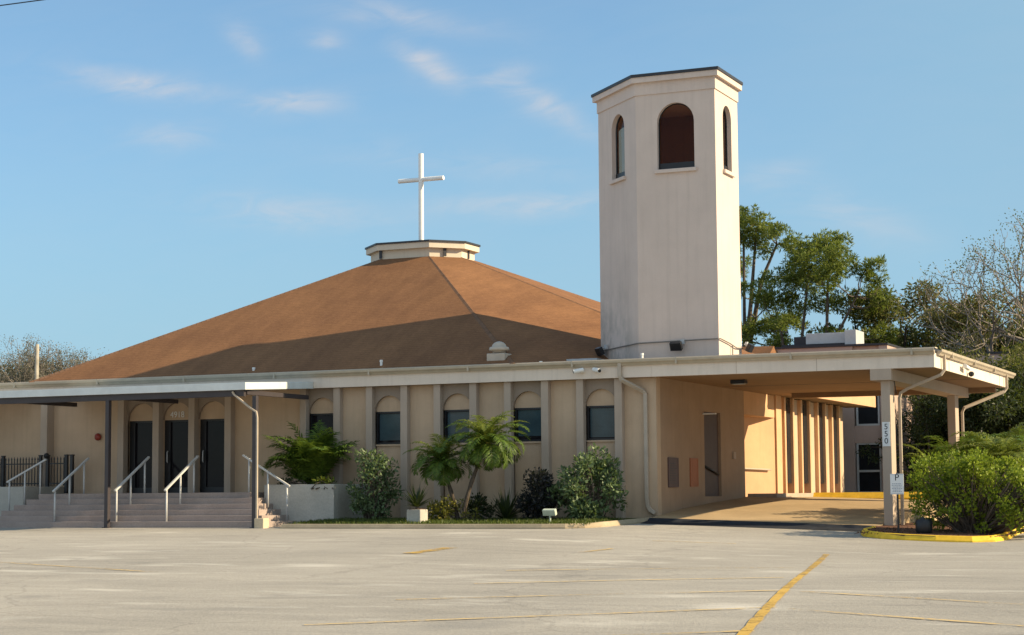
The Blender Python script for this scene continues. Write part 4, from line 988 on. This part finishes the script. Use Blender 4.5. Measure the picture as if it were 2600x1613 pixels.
def frond_set(specs, leafL, leafW, nl, vshape=.5, rach=.012, tipdroop=.35):
    """specs: (base, az, el, length, droop). returns leaflet quads and rachis MB"""
    quads = []; mb = MB()
    for (b_, az, el, L, droop) in specs:
        b_ = np.array(b_, float); pts = [b_]; e = el; a = az; k = 12; 
        for i in range(k):
            e -= droop*(0.35+1.3*i/k)/k; a += rng.normal()*.012
            pts.append(pts[-1] + np.array([math.cos(e)*math.cos(a), math.cos(e)*math.sin(a), math.sin(e)])*L/k)
        mb.tube(pts, rach, 5, rach*.25, caps=False); pts = np.array(pts)
        s = np.linspace(.10, 1.0, nl); idx = s*k; i0 = np.minimum(idx.astype(int), k-1); fr = (idx-i0)[:, None]
        P = pts[i0]*(1-fr)+pts[i0+1]*fr; T = unit(pts[i0+1]-pts[i0]); S = unit(np.cross(T, [0, 0, 1.0])); Nn = np.cross(S, T)
        prof = leafL*np.clip(np.sin(np.pi*np.clip(s*.93+.09, 0, 1))**.55, .15, 1)*(.85+.3*rng.random(nl))
        for sg in (1, -1):
            D = unit(T*(.45+.4*s[:, None]) + S*sg*(.95) + Nn*vshape*.55 + rng.normal(size=(nl, 3))*.10)
            mid = P + D*prof[:, None]*.5; tip = mid + unit(D + np.array([0, 0, -tipdroop*1.6]))*prof[:, None]*.55
            wv = np.cross(D, unit(np.cross(D, T)+1e-6)); wv = unit(wv)*leafW/2
            quads.append(np.stack([P-wv*.4, P+wv*.4, mid+wv, mid-wv], 1)); quads.append(np.stack([mid-wv, mid+wv, tip+wv*.12, tip-wv*.12], 1))
    return np.concatenate(quads), mb

def palm(name, base, top, r0, r1, nf, L, label, lm=L_PALM, leafL=.34, leafW=.028, el=(1.35, -.35), droop=(1.3, 2.0), bend=.3, nl=34, cat='palm', vs=.4):
    t = thing(name, base, label, cat); base, top = np.array(base, float), np.array(top, float)
    mb = MB(); k = 9; pts = []
    for i in range(k+1):
        s = i/k; q = base+(top-base)*s; q[:2] = base[:2]+(top-base)[:2]*(s**(1+bend)); pts.append(q)
    mb.tube(pts, [r0+(r1-r0)*i/k + (.012 if i % 2 else 0) for i in range(k+1)], 9); mb.build('trunk', BARKP, t)
    sp = []
    for i in range(nf):
        f = (i+.5)/nf; e = el[0]+(el[1]-el[0])*f; sp.append((top+np.array([0, 0, .04*(1-f)]), i*2.39996+rng.normal()*.12, e+rng.normal()*.08, L*(.75+.35*math.sin(math.pi*min(1, f+.15)))*rng.uniform(.9, 1.1), rng.uniform(*droop)*(0.8+.4*f)))
    ny = max(4, int(nf*.3)); q, rm0 = frond_set(sp[:ny], leafL*.9, leafW, nl, vs); fast_mesh('young_fronds', q, 4, L_PALMY, t); rm0.build('young_frond_stalks', L_PALMY, t)
    q, rm = frond_set(sp[ny:], leafL, leafW, nl, vs); fast_mesh('fronds', q, 4, lm, t); rm.build('frond_stalks', L_PALMY, t)
    mb2 = MB(); mb2.lathe(tuple(top-np.array([0, 0, .22])), [(r1*1.0, 0), (r1*1.9, .1), (r1*1.6, .25), (r1*.6, .36)], 9); mb2.build('crown_shaft', L_CROT if lm is L_PALM else BARK, t); return t
palm('date_palm', (-21.5, -1.95, .85), (-21.95, -2.0, 2.44), .055, .042, 34, 1.02, 'smaller date palm with a straight trunk beside the block planter', el=(1.4, -.15), droop=(1.5, 2.3), leafL=.30)
palm('date_palm', (-21.25, -2.2, .85), (-20.65, -2.0, 2.88), .055, .042, 42, 1.22, 'taller date palm with a trunk leaning right before the third window', el=(1.48, -.2), droop=(1.5, 2.4), bend=.6, leafL=.32)
# areca clump in the planter
t = thing('areca_palm', (-26.0, -1.2, 1.84), 'clump of arching areca palm fronds growing in the planter box', 'palm'); sp = []
for i in range(58):
    a = rng.random()*2*math.pi; rr = rng.random()*.28; e = rng.uniform(.95, 1.52)
    sp.append(((-26.35+math.cos(a)*rr, -1.2+math.sin(a)*rr, 1.84+rng.random()*.35), a+rng.normal()*.3, e, rng.uniform(1.1, 1.75), rng.uniform(.7, 1.9)))
sp += [((-26.5, -1.3, 2.1), R(183), 1.25, 1.6, 2.6), ((-26.5, -1.4, 2.0), R(195), 1.3, 1.7, 3.0), ((-26.3, -1.2, 2.1), R(100), 1.45, 1.7, .5)]
q, rm = frond_set(sp, .46, .04, 30, .3); fast_mesh('fronds', q, 4, L_PALM, t); rm.build('frond_stalks', L_PALM, t)
# spiky plants
def spiky(name, base, n, L, Wd, lm, label, par=None):
    t = thing(name, base, label, 'plant'); qs = []
    for i in range(n):
        a = rng.random()*2*math.pi; e = rng.uniform(.15, 1.4); d = np.array([math.cos(e)*math.cos(a), math.cos(e)*math.sin(a), math.sin(e)]); s = np.array([-math.sin(a), math.cos(a), 0])*Wd/2
        b_ = np.array(base)+np.array([0, 0, .05]); l = L*rng.uniform(.75, 1.15); m1 = b_+d*l*.45; m2 = b_+d*l+np.array([0, 0, -.12*l*(1.4-e)])
        qs.append([b_-s*.6, b_+s*.6, m1+s, m1-s]); qs.append([m1-s, m1+s, m2+s*.05, m2-s*.05])
    fast_mesh('blades', np.array(qs), 4, lm, t); MB().tube([tuple(base), (base[0], base[1], base[2]+.18)], .05, 8, .03).build('stem', BARK, t)
spiky('spiky_plant', (-22.13, -3.08, 1.26), 70, .62, .05, L_SHRUB, 'dark spiky plant growing in the square block planter')
spiky('spiky_plant', (-20.15, -1.9, .9), 90, .85, .06, L_SHRUB, 'dark spiky plant between the leaning palm and the blackish bush')

# hedge island
hd = []
for i in range(270):
    x = rng.uniform(-9.35, -6.2); y = rng.uniform(-2.95, -.7); g0 = zg(x, y)
    top_ = 2.68 - .50*max(0, (-8.95-x)/.5)**2 - .40*max(0, x+7.9) - .08*abs(y+2)
    z = g0+.22+(top_-.2-g0-.22)*(rng.random()**.62)
    hd.append((x, y, z, rng.uniform(.12, .25)))
shrub('clipped_hedge', (-8.2, -2.0, .55), hd, 2300, .085, .05, L_HEDGE, 'broad bright green clipped hedge on the yellow kerbed island', cat='hedge')
def rosette(name, base, n, L, label, lm=L_PALM, h=.3):
    t = thing(name, base, label, 'palm'); sp = []
    for i in range(n): sp.append(((base[0]+rng.normal()*.12, base[1]+rng.normal()*.12, base[2]+h*rng.random()), i*2.4+rng.normal()*.2, rng.uniform(.5, 1.4), L*rng.uniform(.8, 1.2), rng.uniform(1.1, 2.0)))
    q, rm = frond_set(sp, .36, .035, 30, .3); fast_mesh('fronds', q, 4, lm, t); rm.build('frond_stalks', L_PALMY, t)
rosette('cycad_palm', (-9.9, 2.2, 1.5), 20, 1.25, 'feathery palm directly right of the front carport column', L_PALMY, .5)
rosette('cycad_palm', (-9.4, 3.6, 1.9), 28, 1.5, 'feathery palm at the foot of the rear carport column', L_PALM, .5)
rosette('cycad_palm', (-8.15, 1.6, 1.9), 30, 1.5, 'feathery yellow green palm at the right end behind the hedge', L_PALMY, .5)
rosette('cycad_palm', (-7.8, 4.4, 1.8), 28, 1.6, 'feathery palm furthest right behind the hedge', L_PALM, .5)

# ------------------------------------------------------------------ trees
def tree(name, base, clumps, trunks, nleaf, L, Wd, lm, bark, label, group, rt=.22, needle=False, twigs=0, flat=.75):
    t = thing(name, base, label, 'tree', group); base = np.array(base, float); tk = MB(); P = []; Dd = []
    joints = []
    for tr in trunks:
        pts = [base+np.array(p) for p in tr]; k = len(pts); tk.tube(pts, rt, 8, rt*.35, caps=False); 
        for a, b_ in zip(pts[:-1], pts[1:]):
            for s in np.linspace(0, 1, 5)[1:]: joints.append((a+(b_-a)*s))
    J = np.array(joints)
    for (dx, dy, dz, r) in clumps:
        c = base+np.array([dx, dy, dz]); cand = J[J[:, 2] < c[2]+.2] if (J[:, 2] < c[2]+.2).any() else J
        j = cand[np.argmin(np.linalg.norm((cand-c)*[1, 1, .75], axis=1))]
        pts = branches(tk, j, c, rt*.28, rt*.08, rng.uniform(-.05, .15), 6, 5, .10)
        for q in range(3+twigs):
            e = c+unit(rng.normal(size=3))*r*rng.uniform(.6, 1.25)*np.array([1, 1, flat]); branches(tk, pts[-2-(q % 3)], e, rt*.10, rt*.03, 0, 3, 4, .08)
        k = int(nleaf*r*r)
        if needle:
            nk = max(14, int(r*r*95)); cs, _ = blob(c, (r*1.22, r*1.22, r*1.1), nk, flat)
            for cc in cs:
                m_ = 22; d = unit(rng.normal(size=(m_, 3))+np.array([0, 0, .45])); P.append(cc+d*.05); Dd.append(d)
        else:
            p, d = blob(c, (r, r, r), k, flat); P.append(p); Dd.append(d*.5+rng.normal(size=(k, 3))*.8)
    P = np.concatenate(P); Dd = np.concatenate(Dd)
    tk.build('trunk', bark, t, smooth=True)
    fast_mesh('crown', leaves(P, Dd, rng.uniform(.7, 1.3, len(P))*L, Wd), 4, lm, t); return t

GR = 'trees behind the carport'
# pines right of the tower  (about 85 m from the camera)
pc = lambda lst, dep: [(x, rng.normal()*dep, z, r) for x, z, r in lst]
tree('pine_tree', (-26.0, 38, .9), pc([(.2, 13.2, .75), (.9, 13.3, .7), (1.5, 12.9, .7), (2.1, 12.6, .55), (2.4, 12.1, .4), (-.5, 12.6, .9), (.6, 12.5, .6), (1.2, 11.9, .45), (.4, 8.0, .7), (1.0, 8.5, .6), (1.5, 7.8, .5), (.9, 6.6, .8), (1.7, 6.3, .7), (.1, 6.3, .9), (1.2, 5.4, .9), (2.1, 5.4, .7), (.3, 10.0, .5), (1.7, 9.3, .5), (2.3, 10.6, .5), (1.6, 10.4, .5), (2.4, 8.6, .6), (-.6, 11.4, .7)], .8),
     [[(-.3, 0, 0), (-.1, 0, 5), (.1, .2, 8), (.2, 0, 12.4)], [(-.1, 0, 5.5), (.5, .3, 8.5), (1.0, 0, 10.5), (1.8, 0, 12.2)], [(.0, 0, 6.2), (.5, -.2, 9), (.8, 0, 12.6)]], 1100, .20, .045, L_PINE, BARK, 'tall thin pine emerging from behind the bell tower', GR, .15, True)
tree('pine_tree', (-21.9, 36, .9), pc([(-.2, 11.7, .75), (.4, 11.9, .7), (1.0, 11.7, .7), (-.9, 11.2, .7), (.1, 11.0, .8), (.9, 10.9, .8), (1.6, 11.0, .6), (-1.4, 10.4, .7), (-.5, 10.2, .8), (.5, 10.1, .8), (1.4, 10.2, .6), (2.1, 10.6, .5), (2.5, 10.9, .45), (2.7, 10.1, .5), (2.2, 9.6, .5), (-1.7, 9.4, .7), (-.9, 9.2, .7), (.2, 9.2, .6), (1.2, 9.3, .6), (1.8, 8.8, .5), (-2.0, 8.6, .6), (-1.2, 8.2, .5), (.7, 7.6, .6), (-.2, 7.3, .5), (1.6, 7.2, .8), (.6, 6.4, .9), (2.4, 6.6, .8), (-.8, 6.0, .6), (1.4, 5.8, .9), (-1.9, 6.4, .6), (-2.3, 5.6, .7), (-2.2, 9.6, .6), (-2.5, 8.2, .6), (-1.9, 7.4, .6), (3.0, 9.2, .5), (2.8, 7.6, .7), (.4, 5.4, .8)], .9),
     [[(-1.0, 0, 0), (-.9, 0, 5), (-.7, .1, 7.5), (-.3, 0, 10.4)], [(-.9, 0, 5), (-.2, .2, 6.8), (.9, 0, 7.6), (1.9, 0, 9.4)], [(-.9, 0, 4.5), (-1.4, 0, 6.4), (-1.7, 0, 8.6)], [(-.1, 0, 4.5), (.4, .2, 7), (.6, 0, 10.4)]], 1100, .20, .045, L_PINE, BARK, 'broad crowned pine with forked trunk against the sky right of the tower', GR, .13, True)
# olive mixed trees behind the rear building
def rnd_clumps(n, w, d, z0, z1, r): return [(rng.normal()*w*.5, rng.normal()*d*.5, z0+(z1-z0)*rng.random(), r*rng.uniform(.6, 1.2)) for _ in range(n)]
for (bx, by, hh, wd, lm, lb, nc) in ((-19.6, 38, 9.6, 2.6, L_OLIVE, 'olive brown bushy tree beside the rooftop air unit', 40), (-18.2, 41, 10.0, 2.6, L_OLIVE2, 'brownish bushy tree just right of the pine with the forked trunk', 34), (-16.8, 40, 9.4, 2.4, L_BARE, 'thin brownish tree with open twigs right of the rooftop air unit', 26),
                                      (-14.8, 38, 8.8, 2.8, L_OLIVE2, 'olive tree rising behind the carport gutter corner', 40), (-12.6, 39, 8.0, 2.6, L_OLIVE, 'olive green tree at the right edge behind the bare tree', 40)):
    tree('bushy_tree', (bx, by, 1), rnd_clumps(nc, wd, 2.0, 4.4, hh, .78), [[(0, 0, 0), (.1, 0, 3), (.3, 0, hh-1.2)], [(0, 0, 1.5), (-.8, .2, 4), (-1.0, 0, hh-1.5)], [(0, 0, 1.8), (.9, .2, 4), (1.3, 0, hh-1.6)]], 420, .22, .09, lm, BARKD, lb, GR, .14, False, 4)
# dense dark evergreens right of the columns
for (bx, by, hh, wd, lm, lb, nc) in ((-14.1, 25.4, 4.6, 1.5, L_DARK, 'dark evergreen filling the view between the two carport columns', 44), (-12.3, 23.6, 5.0, 1.9, L_DARK, 'dense dark evergreen right behind the carport end', 46),
                                      (-10.8, 25.0, 5.9, 2.3, L_OLIVE, 'olive evergreen at the right edge of the picture', 46), (-12.8, 27.2, 6.2, 2.0, L_OLIVE, 'olive green evergreen behind the carport gutter end', 34)):
    tree('evergreen_tree', (bx, by, .9), rnd_clumps(nc, wd*1.1, 1.6, .8, hh, .75), [[(0, 0, 0), (.1, 0, hh*.5), (0, 0, hh-.6)], [(0, 0, .8), (.7, .2, hh*.5), (.9, 0, hh-1)], [(0, 0, .8), (-.7, -.2, hh*.5), (-.9, 0, hh-1)]], 620, .18, .07, lm, BARKD, lb, GR, .12, False, 1)
tree('leaning_shrub_tree', (-14.75, 22.6, 1.5), [(-1.8+i*.28, rng.normal()*.25, 1.55+.25*math.sin(i)+rng.normal()*.18, .3) for i in range(9)] + [(rng.normal()*.3+.3, rng.normal()*.3, .9+3*rng.random(), .38) for _ in range(16)], [[(.5, 0, 0), (.4, 0, 1.3), (-.4, 0, 1.7), (-1.6, 0, 1.75)], [(.5, 0, 0), (.5, 0, 2), (.3, 0, 3.6)]], 900, .13, .05, L_DARK, BARKD, 'dark small tree with a branch reaching left before the pink building', GR, .06)

def bare(name, base, H, spread, label, group, lean=(0, 0), depth=6, seed=3, leafn=900, bark=BARKL, lm=L_BARE, r0=.28, start=.28, lsz=.075):
    t = thing(name, base, label, 'tree', group); rg = np.random.default_rng(seed); tk = MB(); tips = []
    def grow(p, d, L, r, lev):
        k = 4; pts = [p]; dd = d.copy()
        for i in range(k):
            dd = dd+rg.normal(size=3)*.16+np.array([0, 0, .05]); dd /= np.linalg.norm(dd); pts.append(pts[-1]+dd*L/k)
        tk.tube(pts, r, 7 if lev < 2 else (5 if lev < 4 else 3), r*.62, caps=False)
        if lev >= depth: tips.append(pts[-1]); return
        nb = 3 if lev < 4 else 2
        if lev >= 3: tips.append(pts[2])
        for j in range(nb):
            a = rg.random()*2*math.pi; s = unit(np.cross(dd, rg.normal(size=3))); nd = unit(dd*math.cos(spread)+s*math.sin(spread)*rg.uniform(.6, 1.3)+np.array([0, 0, .10]))
            grow(pts[-1] if j < 2 else pts[-2], nd, L*rg.uniform(.68, .86), max(.011, r*.64), lev+1)
    grow(np.array(base, float), unit(np.array([lean[0], lean[1], 1.0])), H*start, r0, 0)
    tk.build('trunk', bark, t, smooth=True); T = np.array(tips)
    idx = rg.integers(0, len(T), leafn); P = T[idx]+rg.normal(size=(leafn, 3))*.18
    fast_mesh('crown', leaves(P, rg.normal(size=(leafn, 3)), lsz, lsz*.55), 4, lm, t); return t
bare('bare_tree', (-9.2, 32, .9), 12.0, .62, 'large leafless grey tree reaching in from the right edge', GR, lean=(-.35, 0), depth=7, seed=11, leafn=9000, lsz=.10, lm=L_OLIVE)
bare('bare_tree', (-17.2, 42, .9), 7.6, .5, 'smaller leafless tree between the pines and the large bare tree', GR, depth=7, seed=5, leafn=12000, lsz=.075, r0=.16)
GL = 'trees far left behind the church roof'
bare('bare_tree', (-70.2, 42, .9), 9.6, .50, 'grey leafless tree behind the left end of the church roof', GL, depth=7, seed=21, leafn=16000, lsz=.09, r0=.3)
bare('bare_tree', (-73.6, 44, .9), 10.0, .52, 'grey leafless tree furthest left behind the utility pole', GL, depth=7, seed=8, leafn=16000, lsz=.09, r0=.3)
tree('bushy_tree', (-72.0, 43, .9), rnd_clumps(26, 4.0, 2, 4.6, 8.0, .9), [[(0, 0, 0), (.1, 0, 4), (.3, 0, 7)], [(0, 0, 2), (-1.4, .2, 5), (-1.9, 0, 7)]], 300, .25, .10, L_DARK, BARKD, 'dark low tree below the bare crowns at far left', GL, .2)
up = thing('utility_pole', (-65.0, 36, .9), 'pale wooden utility pole in front of the bare trees at left', 'utility pole')
MB().tube([(-65.0, 36, .5), (-64.95, 36, 9.9)], .14, 10, .10).build('pole', WOODP, up, smooth=True)
MB().tube([(-64.95, 35.8, .5), (-64.95, 35.8, 7.9)], .2, 10, .2).build('lower_sleeve', WOODP, up, smooth=True)
pw = MB(); a, b_ = np.array([-44.9, 0, 17.08]), np.array([-27.0, 0, 17.02])
pw.tube([tuple(a+(b_-a)*i/10-np.array([0, 0, .02*math.sin(math.pi*i/10)])) for i in range(11)], .02, 5)
o = pw.build('overhead_wire', BLACKM); tag(o, 'thin dark overhead wire crossing the top left corner of the sky', 'wire')
